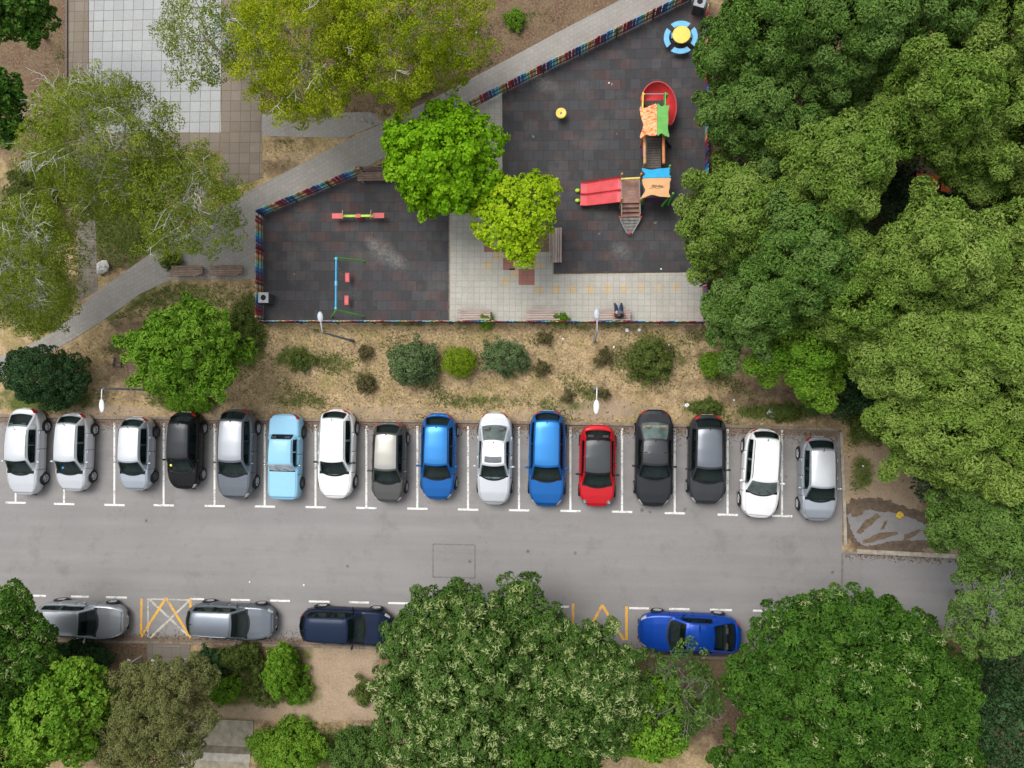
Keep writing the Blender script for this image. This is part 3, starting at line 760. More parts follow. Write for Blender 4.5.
    if grille:
        B(panel_mb(s.body, s.v_of(.4998), s.v_of(.4925), -.6, .6, 3, 12, .012), 'grille', M_PLASTIC) if False else None
        B(MB().box((0, s.L*.494, .33), (s.W*.5, .03, .13)), 'grille', M_PLASTIC)
    B(MB().box((0, s.L*.497, .46), (.52, .012, .11)), 'number_plate', M_PLATE, sm=False)
    B(MB().box((0, -s.L*.5-.002, .58), (.52, .012, .11)), 'number_plate', M_PLATE, sm=False)
    # wheels
    wr = .315 if s.Z < 1.55 else .345
    for fy in (.305, -.29):
        for sg in (-1, 1):
            c = Vector((sg*(s.W/2-.085), fy*s.L, wr)); T = Matrix.Translation(c) @ Matrix.Rotation(sg*math.pi/2, 4, 'Y')
            w = empty('wheel', c); w.parent = root
            T0 = Matrix.Rotation(sg*math.pi/2, 4, 'Y')
            B(MB().lathe([(wr*.64, -.09), (wr*.93, -.10), (wr, -.06), (wr, .06), (wr*.93, .10), (wr*.66, .105), (wr*.64, .09)], 24, T0), 'tyre', M_TYRE, w)
            rr = wr*.66; mb = MB().lathe([(.001, .085), (.05, .085), (.06, .07), (.062, .05)], 12, T0)
            mb.lathe([(rr*.86, .08), (rr, .096), (rr*1.0, -.05)], 20, T0); 
            for k in range(5):
                a = 2*math.pi*k/5+.3; mb.bar(T0 @ Vector((.03*math.cos(a), .03*math.sin(a), .066)), T0 @ Vector((rr*.94*math.cos(a), rr*.94*math.sin(a), .078)), .05, .03)
            mb2 = MB().lathe([(.001, .03), (rr*.95, .035)], 16, T0)
            B(mb2, 'brake_disc', M_DISC, w)
            B(mb, 'rim', rim, w, False)
            xa = max(abs(s.body(s.v_of(fy), .78).x), s.W/2*.97)
            T1 = Matrix.Translation((sg*(xa+.004), fy*s.L, wr)) @ T0
            ar = MB()
            for k in range(20):
                a0, a1 = math.pi*k/20, math.pi*(k+1)/20
                pts = [T1 @ Vector((-r_*math.sin(a), r_*math.cos(a)*1, 0)) for r_, a in ((wr*.6, a0), (wr*1.15, a0), (wr*1.15, a1), (wr*.6, a1))]
                if sg < 0: pts = [T1 @ Vector((r_*math.sin(a), r_*math.cos(a), 0)) for r_, a in ((wr*.6, a0), (wr*1.15, a0), (wr*1.15, a1), (wr*.6, a1))]
                ar.add(pts, [(0, 1, 2, 3)])
            B(ar, 'wheel_arch', M_ARCH)
    if spare: pass
    return root, s

P_SILVER = mat_car('silver_paint', (.36, .38, .41), .6)
P_MIDSIL = mat_car('mid_silver_paint', (.24, .27, .32), .6)
P_SILVER2 = mat_car('bluish_silver_paint', (.46, .50, .56), .6)
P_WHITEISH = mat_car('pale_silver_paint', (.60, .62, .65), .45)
P_WHITE = mat_car('white_paint', (.76, .76, .77), .0)
P_BLACK = mat_car('black_paint', (.012, .012, .013), .2, .25)
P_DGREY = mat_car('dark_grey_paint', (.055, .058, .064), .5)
P_CHAR = mat_car('charcoal_paint', (.035, .037, .042), .5)
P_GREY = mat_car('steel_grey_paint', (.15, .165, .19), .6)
P_TAN = mat_car('grey_beige_paint', (.36, .35, .32), .5)
P_DTAN = mat_car('dark_taupe_paint', (.10, .10, .095), .5)
P_LBLUE = mat_car('light_blue_paint', (.25, .50, .68), .0, .5)
P_BLUE = mat_car('bright_blue_paint', (.010, .120, .40), .45)
P_BLUE2 = mat_car('sky_lit_blue_paint', (.030, .20, .52), .45)  # lighter copy of the blue, the sky's reflection painted into it
P_RED = mat_car('red_paint', (.50, .008, .015), .15)
P_NAVY = mat_car('navy_paint', (.008, .016, .042), .3)
P_ROYAL = mat_car('royal_blue_paint', (.004, .055, .36), .35)
P_PANO = mat_car('glass_roof', (.06, .065, .07), .3, .3)
DOWN = math.pi
HATCH = dict(L=4.05, W=1.72, Z=1.47, yw0=.235, yw1=.09, yr1=-.35, yr0=-.455, zrb=.98)
SMALL = dict(L=3.75, W=1.66, Z=1.48, yw0=.25, yw1=.10, yr1=-.36, yr0=-.46, zrb=1.0)
SUV = dict(L=4.35, W=1.80, Z=1.62, belt=1.02, cowl=1.04, nose=.86, tail=1.0, yw0=.22, yw1=.075, yr1=-.38, yr0=-.47, zrb=1.08, zb=.26)
WAGON = dict(L=4.55, W=1.77, Z=1.47, yw0=.21, yw1=.075, yr1=-.39, yr0=-.472, zrb=.98)
SEDAN = dict(L=4.55, W=1.76, Z=1.43, kind='sedan', yw0=.20, yw1=.065, yr1=-.19, yr0=-.36, zrb=1.0, tail=.98, rearw=.41, rearq=(5.05, 5.95))
CARS = [  # name, target box in the photo (x0,x1,y0,y1), heading, label, arguments
 ('hatchback_car', (3, 52, 408, 495.5), DOWN, 'silver hatchback at the left end of the upper row, its rear window large and dark', dict(paint=P_WHITEISH, **{**HATCH, 'L': 4.48, 'W': 1.78, 'yr1': -.27, 'yr0': -.44})),
 ('hatchback_car', (52, 100, 413, 491.6), DOWN, 'small silver hatchback with a blue item behind its windscreen, left of a lamp post', dict(paint=P_WHITEISH, **{**SMALL, 'L': 4.0, 'W': 1.74})),
 ('hatchback_car', (116, 161, 416.5, 491), DOWN, 'small silver hatchback with dark wheels, left neighbour of the black car', dict(paint=P_SILVER2, roof=P_WHITEISH, rim=M_HUBD, **{**SMALL, 'L': 3.75})),
 ('hatchback_car', (165, 209, 412, 489.5), DOWN, 'small black hatchback with a yellow item on its dashboard', dict(paint=P_BLACK, roof=P_CHAR, **{**SMALL, 'L': 3.9})),
 ('crossover_car', (216, 262, 409, 499.5), DOWN, 'dark grey crossover with a silver roof and red rear lights', dict(paint=P_GREY, roof=P_SILVER, roof_label='pale silver roof', tail_lamp=(.36, .56), **{**SUV, 'L': 4.5, 'W': 1.86, 'Z': 1.56})),
 ('saloon_car', (267.6, 306, 414, 500), DOWN, 'old boxy light blue saloon', dict(paint=P_LBLUE, front_glass=G_WHITISH, rim=M_HUBD, mirror=M_CHROME, antenna=False, lamp=(.48, .62), **{**SEDAN, 'L': 4.25, 'W': 1.62, 'Z': 1.42, 'yw0': .16, 'yw1': .075, 'yr1': -.21, 'yr0': -.27, 'pf': 14, 'pr': 14, 'boxy': 4, 'nose': .84, 'cowl': .92, 'tail': .95, 'belt': .93, 'roofw': .37, 'bow': .02, 'basew': .415, 'rearw': .39})),
 ('estate_car', (317, 360, 409, 499), DOWN, 'white estate car between the light blue saloon and the beige roofed car', dict(paint=P_WHITE, tail_lamp=(.34, .58), mirror=P_DGREY, **{**WAGON, 'L': 4.42, 'W': 1.82, 'Z': 1.55})),
 ('hatchback_car', (370.5, 410.5, 421, 503), DOWN, 'dark taupe hatchback with a pale beige roof and bonnet sheen', dict(paint=P_DTAN, roof=P_TAN, roof_label='pale beige roof', **{**HATCH, 'L': 4.0, 'W': 1.68})),
 ('hatchback_car', (421, 458, 413, 500), DOWN, 'bright blue hatchback between the beige roofed car and the white saloon', dict(paint=P_BLUE, roof=P_BLUE2, **{**HATCH, 'L': 4.25, 'W': 1.74})),
 ('saloon_car', (477.6, 513, 412, 505), DOWN, 'white saloon with a sunroof and a wide rear window', dict(paint=P_WHITEISH, roof=P_WHITE, sunroof=True, rear_glass=G_MID, **{**SEDAN, 'L': 4.5, 'W': 1.70})),  # rear pane greyed to paint the reflected sky into the glass
 ('estate_car', (528.5, 566, 410.5, 507), DOWN, 'bright blue estate car beside the red car', dict(paint=P_BLUE, roof=P_BLUE2, rails=P_BLUE, tail_lamp=(.36, .58), **{**WAGON, 'L': 4.65, 'W': 1.8})),
 ('hatchback_car', (578.4, 616, 425, 506), DOWN, 'red hatchback with a black glass roof and round headlights', dict(paint=P_RED, roof=P_PANO, roof_label='dark glass roof', round_lamps=True, mirror=M_PLASTIC, bonnet_lines=False, glassy=True, **{**SMALL, 'L': 3.95, 'W': 1.76, 'Z': 1.44, 'yw0': .23, 'yw1': .09, 'yr1': -.32, 'yr0': -.43, 'roofw': .35, 'basew': .43, 'rearw': .40, 'bow': .22})),
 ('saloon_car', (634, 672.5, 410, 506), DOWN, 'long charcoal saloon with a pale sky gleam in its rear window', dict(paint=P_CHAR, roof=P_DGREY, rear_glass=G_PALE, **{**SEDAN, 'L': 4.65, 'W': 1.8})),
 ('hatchback_car', (686, 726, 415, 504), DOWN, 'dark grey hatchback between the charcoal saloon and the white car', dict(paint=P_DGREY, roof=P_GREY, tail_lamp=(.34, .54), **{**HATCH, 'L': 4.25, 'W': 1.78})),
 ('estate_car', (736.6, 782.6, 428.6, 518.5), DOWN-.055, 'white estate car with dark roof rails parked slightly askew', dict(paint=P_WHITE, rails=P_GREY, front_glass=G_MID, **{**WAGON, 'L': 4.2, 'W': 1.76, 'Z': 1.56})),
 ('hatchback_car', (794, 839, 437.5, 519.5), DOWN, 'silver hatchback at the right end of the upper row beside the muddy patch', dict(paint=P_SILVER2, roof=P_WHITEISH, **{**HATCH, 'L': 3.95, 'W': 1.68})),
 ('estate_car', (36, 129.5, 596.6, 640), -math.pi/2, 'silver estate car partly under the tree at the left edge of the lower row', dict(paint=P_SILVER, **{**WAGON, 'L': 4.65, 'W': 1.8})),
 ('estate_car', (187, 278, 598, 641), -math.pi/2, 'steel grey estate car parked beside the yellow zigzag marking', dict(paint=P_GREY, roof=P_MIDSIL, rails=P_SILVER, **{**WAGON, 'L': 4.5, 'W': 1.76})),
 ('estate_car', (299.7, 394.5, 603, 646), -math.pi/2, 'navy blue estate car in front of the bare dirt path', dict(paint=P_NAVY, rails=P_BLACK, **{**WAGON, 'L': 4.6, 'W': 1.76, 'Z': 1.6})),
 ('hatchback_car', (402, 490, 606, 648), -math.pi/2, 'dark silver car almost hidden under the blossoming tree, right of the navy car', dict(paint=P_GREY, **{**HATCH, 'L': 4.2})),
 ('hatchback_car', (500, 566, 607, 650), -math.pi/2, 'dark hatchback almost hidden under the blossoming tree beside a yellow line', dict(paint=P_CHAR, **{**SMALL, 'L': 3.6})),
 ('coupe_car', (636, 742.5, 609, 654), math.pi/2, 'royal blue car with its bonnet to the left, alone on the lower side', dict(paint=P_ROYAL, **{**SEDAN, 'L': 4.75, 'W': 1.86, 'yw0': .2, 'yw1': .05, 'yr1': -.2, 'yr0': -.44, 'Z': 1.42, 'roofw': .34})),
]
CAR_AT = {0: (-28.12, -2.563), 1: (-25.477, -2.571), 2: (-22.129, -2.618), 3: (-19.57, -2.445), 4: (-16.84, -2.592), 5: (-14.373, -2.711), 6: (-11.739, -2.544), 7: (-9.101, -2.919), 8: (-6.647, -2.625), 9: (-3.881, -2.699), 10: (-1.34, -2.688), 11: (1.066, -2.995), 12: (3.741, -2.608), 13: (6.221, -2.659), 14: (8.715, -3.294), 15: (11.312, -3.508), 16: (-24.925, -11.047), 17: (-17.041, -10.891), 18: (-11.186, -10.966), 19: (-6.26, -10.959), 20: (-2.02, -10.91), 21: (5.355, -10.829)}   # metres on the ground
CAR_OBJS = []
for i, (nm, bb, rz, lab, kw) in enumerate(CARS):
    kw = dict(kw); glassy = kw.pop('glassy', False)
    k2 = kw.pop('kind', None)
    if k2: kw['kind'] = k2
    c = CAR_AT[i] if i in CAR_AT else tuple(gp((bb[0]+bb[1])/2, (bb[2]+bb[3])/2, .72))[:2]
    r_, s_ = make_car(nm, (c[0], c[1], .006), rz-R(1.0), lab, **kw)
    if glassy:                                    # black band round the glass roof
        for ch in list(r_.children):
            if ch.name.startswith('body'):
                pass
        B_ = panel_mb(s_.strip, 1.0, 5.2, -.985, .985, 26, 12, .003); B_.build('roof_surround', P_BLACK, r_, True)
    CAR_OBJS.append(r_)
# things seen behind windscreens
for i, c, off in ((1, (.02, .30, .75, 1), (-.15, 0.02)), (3, (.75, .70, .10, 1), (.1, 0))):
    o = CAR_OBJS[i]; p = o.matrix_world
    ws = [x for x in o.children if x.name.startswith('windscreen')][0]
    n = len(ws.data.vertices); v = ws.data.vertices[n//2+3].co
    MB().ball((v.x+off[0], v.y+off[1], v.z-.01), (.07, .07, .03), 8).build('dashboard_item', plain('item', c, .6, .1), o, True)
# ------------------------------------------------------------------ painted picket fences
rng = random.Random(11)
M_FPOST = plain('fence_post_metal', (.06, .055, .055, 1), .7, .3, 9)
FCOL = [('red', (196, 48, 54)), ('maroon', (134, 50, 74)), ('purple', (136, 70, 112)), ('navy', (56, 88, 156)), ('blue', (56, 140, 204)), ('sky', (116, 196, 226)), ('mint', (146, 204, 168)), ('tan', (212, 138, 80)), ('cream', (206, 194, 156))]
PICK = []
for nm, c in FCOL:
    mb = MB()
    mb.prism([(-.076, 0), (.076, 0), (.076, .80), (.05, .85), (-.05, .85), (-.076, .80)], -.011, .011, M=Matrix.Translation((0, 0, .09)) @ Matrix.Rotation(math.pi/2, 4, 'X'))
    me = mb.build('picket', plain(nm+'_fence_paint', hexc(*c), .6, .3, 7))
    PICK.append(me.data); bpy.data.objects.remove(me)
def picket_fence(p0, p1, label, start=0, out=1, lean=0.0):
    A, B = gp(*p0), gp(*p1); d = B-A; L = d.length
    root = empty('picket_fence', A, math.atan2(d.y, d.x), label, 'fence', 'colourful picket fences')
    for k in range(2):
        MB().box((L/2, 0, .28+.4*k), (L, .03, .045)).build('rail', M_FPOST, root)
    npost = max(1, round(L/2.0))
    first = MB().box((0, 0, .46), (.05, .05, .96)).build('post', M_FPOST, root)
    for i in range(1, npost+1):
        c = first.copy(); COL.objects.link(c); c.parent = root; c.location = (L*i/npost, 0, 0)
    n = int(L/.172)
    for i in range(n):
        o = bpy.data.objects.new('picket', PICK[(start+i) % 9]); COL.objects.link(o); o.parent = root
        o.location = (.085+i*.172, out*.03, rng.uniform(-.02, .02)); o.rotation_euler = (rng.uniform(-.02, .02), rng.uniform(-.025, .025), 0)
    return root
picket_fence((263.5, 215.5), (366, 173), 'diagonal multicoloured picket fence between the paved path and the seesaw area', 3)
picket_fence((264, 320), (264, 216.5), 'multicoloured picket fence along the left side of the swing area, behind the grey bin', 8)
picket_fence((472, 109), (690, 1), 'long diagonal multicoloured picket fence between the paved path and the slide area', 6, )
picket_fence((705.5, 0), (705.5, 160), 'upper multicoloured picket fence on the right of the slide area, half under trees', 4, -1)
picket_fence((705.5, 162), (704, 318), 'lower multicoloured picket fence under the big trees at the right end of the plaza', 2, -1)
picket_fence((266, 323.5), (450, 323.7), 'multicoloured picket fence between the swing area and the dry grass', 1)
picket_fence((452, 323.7), (702, 324), 'multicoloured picket fence behind the benches, between the plaza and the dry grass', 5)

# ------------------------------------------------------------------ benches
def mat_wood(name, c0, c1, rz=0):
    t = NT(name)
    n = t.noise(t.coord(scale=(2.5, 40, 20)), 1.0, 4, .7); n2 = t.noise(t.coord(), 3, 4)
    g = t.new('ShaderNodeNewGeometry')
    c = t.mix(t.ramp(n2, [(.4, 0), (.75, .5)]), t.ramp(n, [(.3, hexc(*c0)), (.7, hexc(*c1))]), hexc(150, 140, 130))
    t.color(t.mix(1.0, c, t.ramp(g.outputs['Random Per Island'], [(0, .7), (1, 1.3)]), 'MULTIPLY'))
    t.set(Roughness=.8); return t.mat
M_WOODB = mat_wood('worn_brown_wood', (84, 66, 56), (128, 106, 92)); M_WOODP = mat_wood('bleached_wood', (124, 108, 102), (172, 156, 148))
M_LEG = plain('bench_leg_concrete', (.25, .24, .22, 1), .9, .3, 8)
def bench(px, py, rz, label, wood, L=1.65):
    root = empty('park_bench', gp(px, py), rz, label, 'bench', 'park benches')      # sits facing local +y
    for k in range(3): pass
    mb = MB()
    for k in range(4): mb.box((0, .17-.115*k, .445), (L, .095, .04))
    mb.build('seat', wood, root)
    mb = MB()
    for k in range(3): mb.box((0, -.27-.045*k, .56+.13*k), None or (L, .035, .105))
    mb.build('backrest', wood, root)
    first = MB().box((0, 0, .21), (.08, .42, .42)).bar((0, -.2, .4), (0, -.40, .88), .06, .05).build('leg', M_LEG, root)
    first.location = (-L/2+.2, 0, 0)
    c = first.copy(); COL.objects.link(c); c.parent = root; c.location = (L/2-.2, 0, 0)
    return root
bench(191.5, 271.5, 0, 'left one of the two brown benches end to end on the small paved area', M_WOODB)
bench(230, 271, 0, 'right one of the two brown benches end to end, next to the picket fence', M_WOODB, 1.7)
bench(376, 179, math.pi, 'brown bench partly hidden under the bright green round tree', M_WOODB)
bench(475, 314.5, 0, 'pale worn bench on the plaza, nearest the swing area', M_WOODP)
bench(543.5, 314.5, 0, 'pale worn empty bench in the middle of the row along the plaza edge', M_WOODP)
bench_p = bench(611.5, 314.5, 0, 'worn bench on which a person sits, beside a lamp post', M_WOODP, 1.75)
bench(557.5, 247, -math.pi/2, 'pale bench standing alone at the edge of the dark rubber floor beside the tree', M_WOODP, 1.7)

# ------------------------------------------------------------------ people
def skin_mesh(name, joints, edges, mats, pick, parent, sub=2):
    me = bpy.data.meshes.new(name)
    me.from_pydata([j[0] for j in joints], edges, [])
    o = bpy.data.objects.new(name, me); COL.objects.link(o)
    m = o.modifiers.new('skin', 'SKIN'); m.use_smooth_shade = True
    for i, j in enumerate(joints):
        sv = me.skin_vertices[0].data[i]; r_ = j[1]; sv.radius = (r_, r_) if not hasattr(r_, '__len__') else r_
        sv.use_root = (i == 0)
    sb = o.modifiers.new('sub', 'SUBSURF'); sb.levels = sub; sb.render_levels = sub
    dg = bpy.context.evaluated_depsgraph_get()
    m2 = bpy.data.meshes.new_from_object(o.evaluated_get(dg))
    o.modifiers.clear(); o.data = m2
    for mm in mats: m2.materials.append(mm)
    J = np.array([j[0] for j in joints])
    E = [(np.array(joints[a][0]), np.array(joints[b][0]), pick[k]) for k, (a, b) in enumerate(edges)]
    for p in m2.polygons:
        c = np.array(p.center); best = None
        for a, b, k in E:
            f = np.clip(np.dot(c-a, b-a)/np.dot(b-a, b-a), 0, 1); dd = np.linalg.norm(c-(a+f*(b-a)))
            if best is None or dd < best[0]: best = (dd, k)
        p.material_index = best[1]; p.use_smooth = True
    o.parent = parent
    return o
M_SKIN = plain('skin', (.50, .30, .21, 1), .55, .12, 9); M_NAVYC = plain('navy_trousers', (.012, .030, .075, 1), .85, .3, 14); M_DARKC = plain('dark_vest', (.022, .024, .034, 1), .85, .3, 14)
M_ORANGE = plain('orange_sleeve', (.72, .16, .02, 1), .75, .15, 12); M_SHOE = plain('shoe', (.02, .03, .05, 1), .6, .2, 9); M_CAP = plain('grey_blue_cap', (.08, .10, .16, 1), .8, .25, 12)
M_HAIR = plain('dark_hair', (.012, .010, .009, 1), .6, .3, 20); M_TEAL = plain('dark_green_top', (.03, .06, .05, 1), .85, .2, 9); M_EYE = plain('eye', (.02, .02, .02, 1), .3, .1, 9)
def head_bits(root, c, fwd, hair, capmat, s=1.0):
    """eyes, nose, ears and hair round a head centred at c that looks along fwd"""
    c = Vector(c); f = Vector(fwd).normalized(); up = Vector((0, 0, 1)); up = (up-f*up.dot(f)).normalized(); sd = f.cross(up)
    for k in (-1, 1):
        MB().ball(c+f*.096*s+sd*k*.034*s+up*.01*s, .012*s, 6).build('eye', M_EYE, root, True)
        MB().ball(c+sd*k*.082*s-f*.005, (.016, .022, .032), 6).build('ear', M_SKIN, root, True)
    MB().ball(c+f*.108*s-up*.022*s, (.016, .02, .026), 6).build('nose', M_SKIN, root, True)
    MB().bar(c+f*.098*s-up*.062*s-sd*.024, c+f*.098*s-up*.062*s+sd*.024, .012, .009).build('mouth', plain('lips', (.35, .12, .10, 1), .5, .1, 9), root)
    T = Matrix(((sd.x, f.x, up.x, 0), (sd.y, f.y, up.y, 0), (sd.z, f.z, up.z, 0), (0, 0, 0, 1)))
    M0 = Matrix.Translation(c+up*.018*s-f*.012*s) @ T
    prof = [(.104*s*math.cos(a), .125*s*math.sin(a)) for a in [R(x) for x in (-8, 5, 20, 35, 50, 65, 80, 89.5)]]
    mb = MB().lathe(prof, 18, M0 @ Matrix.Diagonal((.95, 1.08, 1, 1)))
    if hair == 'cap': mb.prism([(-.075, .09), (.075, .09), (.06, .165), (0, .185), (-.06, .165)], .012, .026, M=M0)
    mb.build('cap' if hair == 'cap' else 'hair', capmat, root, True)
def hand(root, w, d, palm_n, mat=M_SKIN):
    w = Vector(w); d = Vector(d).normalized(); n = Vector(palm_n).normalized(); n = (n-d*n.dot(d)).normalized(); s = d.cross(n)
    J = [(w, .026), (w+d*.05, (.036, .018)), (w+d*.09, (.04, .016))]; E = [(0, 1), (1, 2)]
    for k, (o, l) in enumerate(((-.03, .062), (-.01, .074), (.011, .068), (.031, .052))):
        b = len(J); J += [(w+d*.095+s*o, .0095), (w+d*(.095+l*.55)+s*o*1.1+n*.008, .0088), (w+d*(.095+l*.9)+s*o*1.1+n*.03, .0075)]; E += [(2, b), (b, b+1), (b+1, b+2)]
    b = len(J); J += [(w+d*.045-s*.045, .011), (w+d*.085-s*.062+n*.012, .009)]; E += [(1, b), (b, b+1)]
    return J, E
def person(name, loc, rz, label, J, E, mats, pick, hands, head_c, head_f, hair, capmat):
    root = empty(name, loc, rz, label, 'person')
    J = list(J); E = list(E); pick = list(pick)
    for wi, d, n in hands:
        hj, he = hand(None, J[wi][0], d, n); b = len(J)
        J += hj[1:]; m = lambda i: wi if i == 0 else b+i-1
        for a, c in he: E.append((m(a), m(c))); pick.append(0)
    skin_mesh('body', J, E, mats, pick, root, 2)
    head_bits(root, head_c, head_f, hair, capmat)
    return root
V = Vector
# seated person, facing +y (up in the photo), knees bent over the seat edge
J = [(V((0, -.10, .53)), (.16, .12)), (V((0, -.14, .72)), (.16, .11)), (V((0, -.16, .93)), (.18, .11)), (V((0, -.13, 1.07)), .06), (V((0, -.09, 1.16)), .075), (V((0, -.07, 1.25)), (.085, .10)), (V((0, -.07, 1.32)), .07)]
E = [(0, 1), (1, 2), (2, 3), (3, 4), (4, 5), (5, 6)]; pk = [2, 2, 2, 0, 0, 0]
for s in (-1, 1):
    b = len(J)
    J += [(V((s*.10, -.06, .54)), .105), (V((s*.13, .36, .55)), .092), (V((s*.145, .43, .30)), .066), (V((s*.15, .44, .09)), .052), (V((s*.155, .50, .05)), .054), (V((s*.163, .59, .042)), .052)]
    E += [(0, b), (b, b+1), (b+1, b+2), (b+2, b+3), (b+3, b+4), (b+4, b+5)]; pk += [1, 1, 1, 1, 4, 4]
    b = len(J)
    J += [(V((s*.205, -.15, .97)), .060), (V((s*.29, -.10, .74)), .05), (V((s*.12, -.04, .665)), .036), (V((s*.075, -.02, .67)), .026)]
    E += [(2, b), (b, b+1), (b+1, b+2), (b+2, b+3)]; pk += [2, 3, 2, 0]
person('person', gp(618, 314.8)+V((0, 0, 0)), 0, 'person in navy trousers and dark vest with orange sleeves sitting on a plaza bench', J, E, [M_SKIN, M_NAVYC, M_DARKC, M_ORANGE, M_SHOE], pk,
       [(16, (1, .15, -.05), (0, -.2, -1)), (26, (-1, .25, .05), (0, -.2, -1))], (0, -.07, 1.27), (0, 1, -.35), 'cap', M_CAP)
# standing person under the tree
J = [(V((0, 0, .92)), (.15, .11)), (V((0, 0, 1.12)), (.14, .10)), (V((0, 0, 1.36)), (.17, .10)), (V((0, .01, 1.48)), .055), (V((0, .02, 1.56)), .072), (V((0, .025, 1.64)), (.082, .095)), (V((0, .02, 1.71)), .066)]
E = [(0, 1), (1, 2), (2, 3), (3, 4), (4, 5), (5, 6)]; pk = [2, 2, 2, 0, 0, 0]
for s in (-1, 1):
    b = len(J)
    J += [(V((s*.09, 0, .88)), .09), (V((s*.10, .02, .49)), .062), (V((s*.11, -.01, .09)), .045), (V((s*.115, .06, .045)), .043), (V((s*.125, .17, .035)), .034)]
    E += [(0, b), (b, b+1), (b+1, b+2), (b+2, b+3), (b+3, b+4)]; pk += [1, 1, 1, 4, 4]
    b = len(J)
    J += [(V((s*.20, 0, 1.40)), .06), (V((s*.25, -.01, 1.12)), .046), (V((s*.25, .06, .87)), .034), (V((s*.245, .075, .83)), .027)]
    E += [(2, b), (b, b+1), (b+1, b+2), (b+2, b+3)]; pk += [3, 3, 0, 0]
person('person', gp(702, 283), R(100), 'person with dark hair half hidden under the tree at the right end of the plaza', J, E, [M_SKIN, M_DARKC, M_TEAL, M_TEAL, M_SHOE], pk,
       [(15, (0, .35, -1), (1, 0, 0)), (24, (0, .35, -1), (-1, 0, 0))], (0, .025, 1.65), (0, 1, -.1), 'hair', M_HAIR)

# ------------------------------------------------------------------ lamps
M_GALV = plain('galvanised_steel', (.30, .31, .32, 1), .5, .25, 8, metallic=.4); M_LHEAD = plain('lamp_shell_white', (.66, .67, .68, 1), .4, .15, 8); M_LHEADG = plain('lamp_shell_grey', (.40, .43, .48, 1), .4, .2, 8); M_DPOLE = plain('dark_pole', (.11, .115, .125, 1), .55, .25, 8)
def lamp(base, h, arm, label, pole_m, head_m, hl=.64):
    """arm: where the lamp head hangs, as a vector from the pole top"""
    root = empty('street_lamp', gp(*base), 0, label, 'street lamp', 'street lamps by the playground and car park')
    MB().tube([(0, 0, 0), (0, 0, .5), (0, 0, .52), (0, 0, h)], [.085, .08, .055, .045], 10).build('pole', pole_m, root, True)
    a = Vector(arm); L = a.length; d = a/L
    MB().tube([(0, 0, h-.05), (d.x*.06, d.y*.06, h+.10), (d.x*(L-.25), d.y*(L-.25), h+.16)], .028, 8).build('arm', head_m, root, True)
    q = Matrix.Translation((d.x*L, d.y*L, h+.15)) @ Matrix.Rotation(math.atan2(d.y, d.x), 4, 'Z')
    hd = MB().ball((0, 0, 0), (hl/2, .13, .07), 12, M=None)
    hd.v = [tuple(q @ Vector(v)) for v in hd.v]
    o = hd.build('lamp_head', head_m, root, True)
    g = MB().ball((0, 0, -.035), (hl/2*.7, .11, .06), 10); g.v = [tuple(q @ Vector(v)) for v in g.v]
    g.build('lamp_glass', plain('lamp_glass', (.35, .36, .37, 1), .2, .1, 9), o, True)
lamp((153, 390), 4.0, (.05, -.80, 0), 'street lamp with a long dark pole and white head, above the second silver hatchback', M_DPOLE, M_LHEAD)
lamp((594.5, 389), 4.0, (-.03, -.85, 0), 'street lamp with a white head, standing above the red car', M_GALV, M_LHEAD)
lamp((353, 341), 4.4, (-.08, .68, 0), 'street lamp with a grey head leaning over the swing area fence', M_DPOLE, M_LHEADG, .5)
lamp((594.5, 341), 4.4, (-.02, .78, 0), 'street lamp with a grey head beside the seated person', M_GALV, M_LHEADG, .5)

# ------------------------------------------------------------------ playground
M_PRED = plain('red_plastic', (.58, .045, .05, 1), .4, .15, 3); M_PREDL = plain('faded_red_plastic', (.58, .07, .08, 1), .45, .18, 2.5); M_PYEL = plain('yellow_plastic', (.72, .55, .10, 1), .5, .15, 5)
M_PLIME = plain('lime_paint', (.42, .62, .05, 1), .5, .2, 5); M_PGRN = plain('green_paint', (.10, .42, .06, 1), .5, .2, 5); M_PBLU = plain('light_blue_plastic', (.14, .42, .66, 1), .5, .15, 5); M_PSKY = plain('sky_blue_panel', (.02, .34, .62, 1), .5, .12, 4)
M_POR = plain('orange_panel', (.78, .16, .03, 1), .5, .2, 3); M_PPEA = plain('peach_panel', (.82, .46, .22, 1), .5, .08, 3); M_PGP = plain('green_panel', (.20, .55, .14, 1), .5, .12, 4); M_PPUR = plain('purple_paint', (.12, .03, .10, 1), .5, .2, 5)
M_PWOOD = mat_wood('deck_wood', (104, 70, 60), (150, 112, 98)); M_PDECK = plain('dark_deck', (.055, .048, .045, 1), .8, .35, 9); M_PTAN = plain('tan_wood', (.46, .27, .12, 1), .6, .25, 6); M_PSTEEL = plain('grey_steel', (.28, .28, .28, 1), .5, .2, 8); M_PGREY = plain('grey_boards', (.22, .205, .19, 1), .8, .35, 6)
M_PDK = plain('dark_steel', (.03, .03, .032, 1), .6, .2, 8)

# seesaw
c = gp(361, 218.3); root = empty('seesaw', c, R(-.5), 'red and lime seesaw on the dark rubber floor', 'seesaw')
MB().box((0, 0, .46), (1.75, .11, .08)).build('beam', M_PLIME, root)
for s in (-1, 1):
    MB().box((s*1.05, 0, .50), (.56, .26, .05)).build('seat', M_PREDL, root)
    MB().tube([(s*.72, 0, .5), (s*.72, 0, .74)], .02, 6).tube([(s*.72, -.21, .74), (s*.72, .21, .74)], .022, 6).build('handle', M_PTAN, root)
MB().box((0, 0, .22), (.22, .22, .44)).box((0, -.02, .47), (.24, .17, .14)).build('pivot', M_PRED, root)
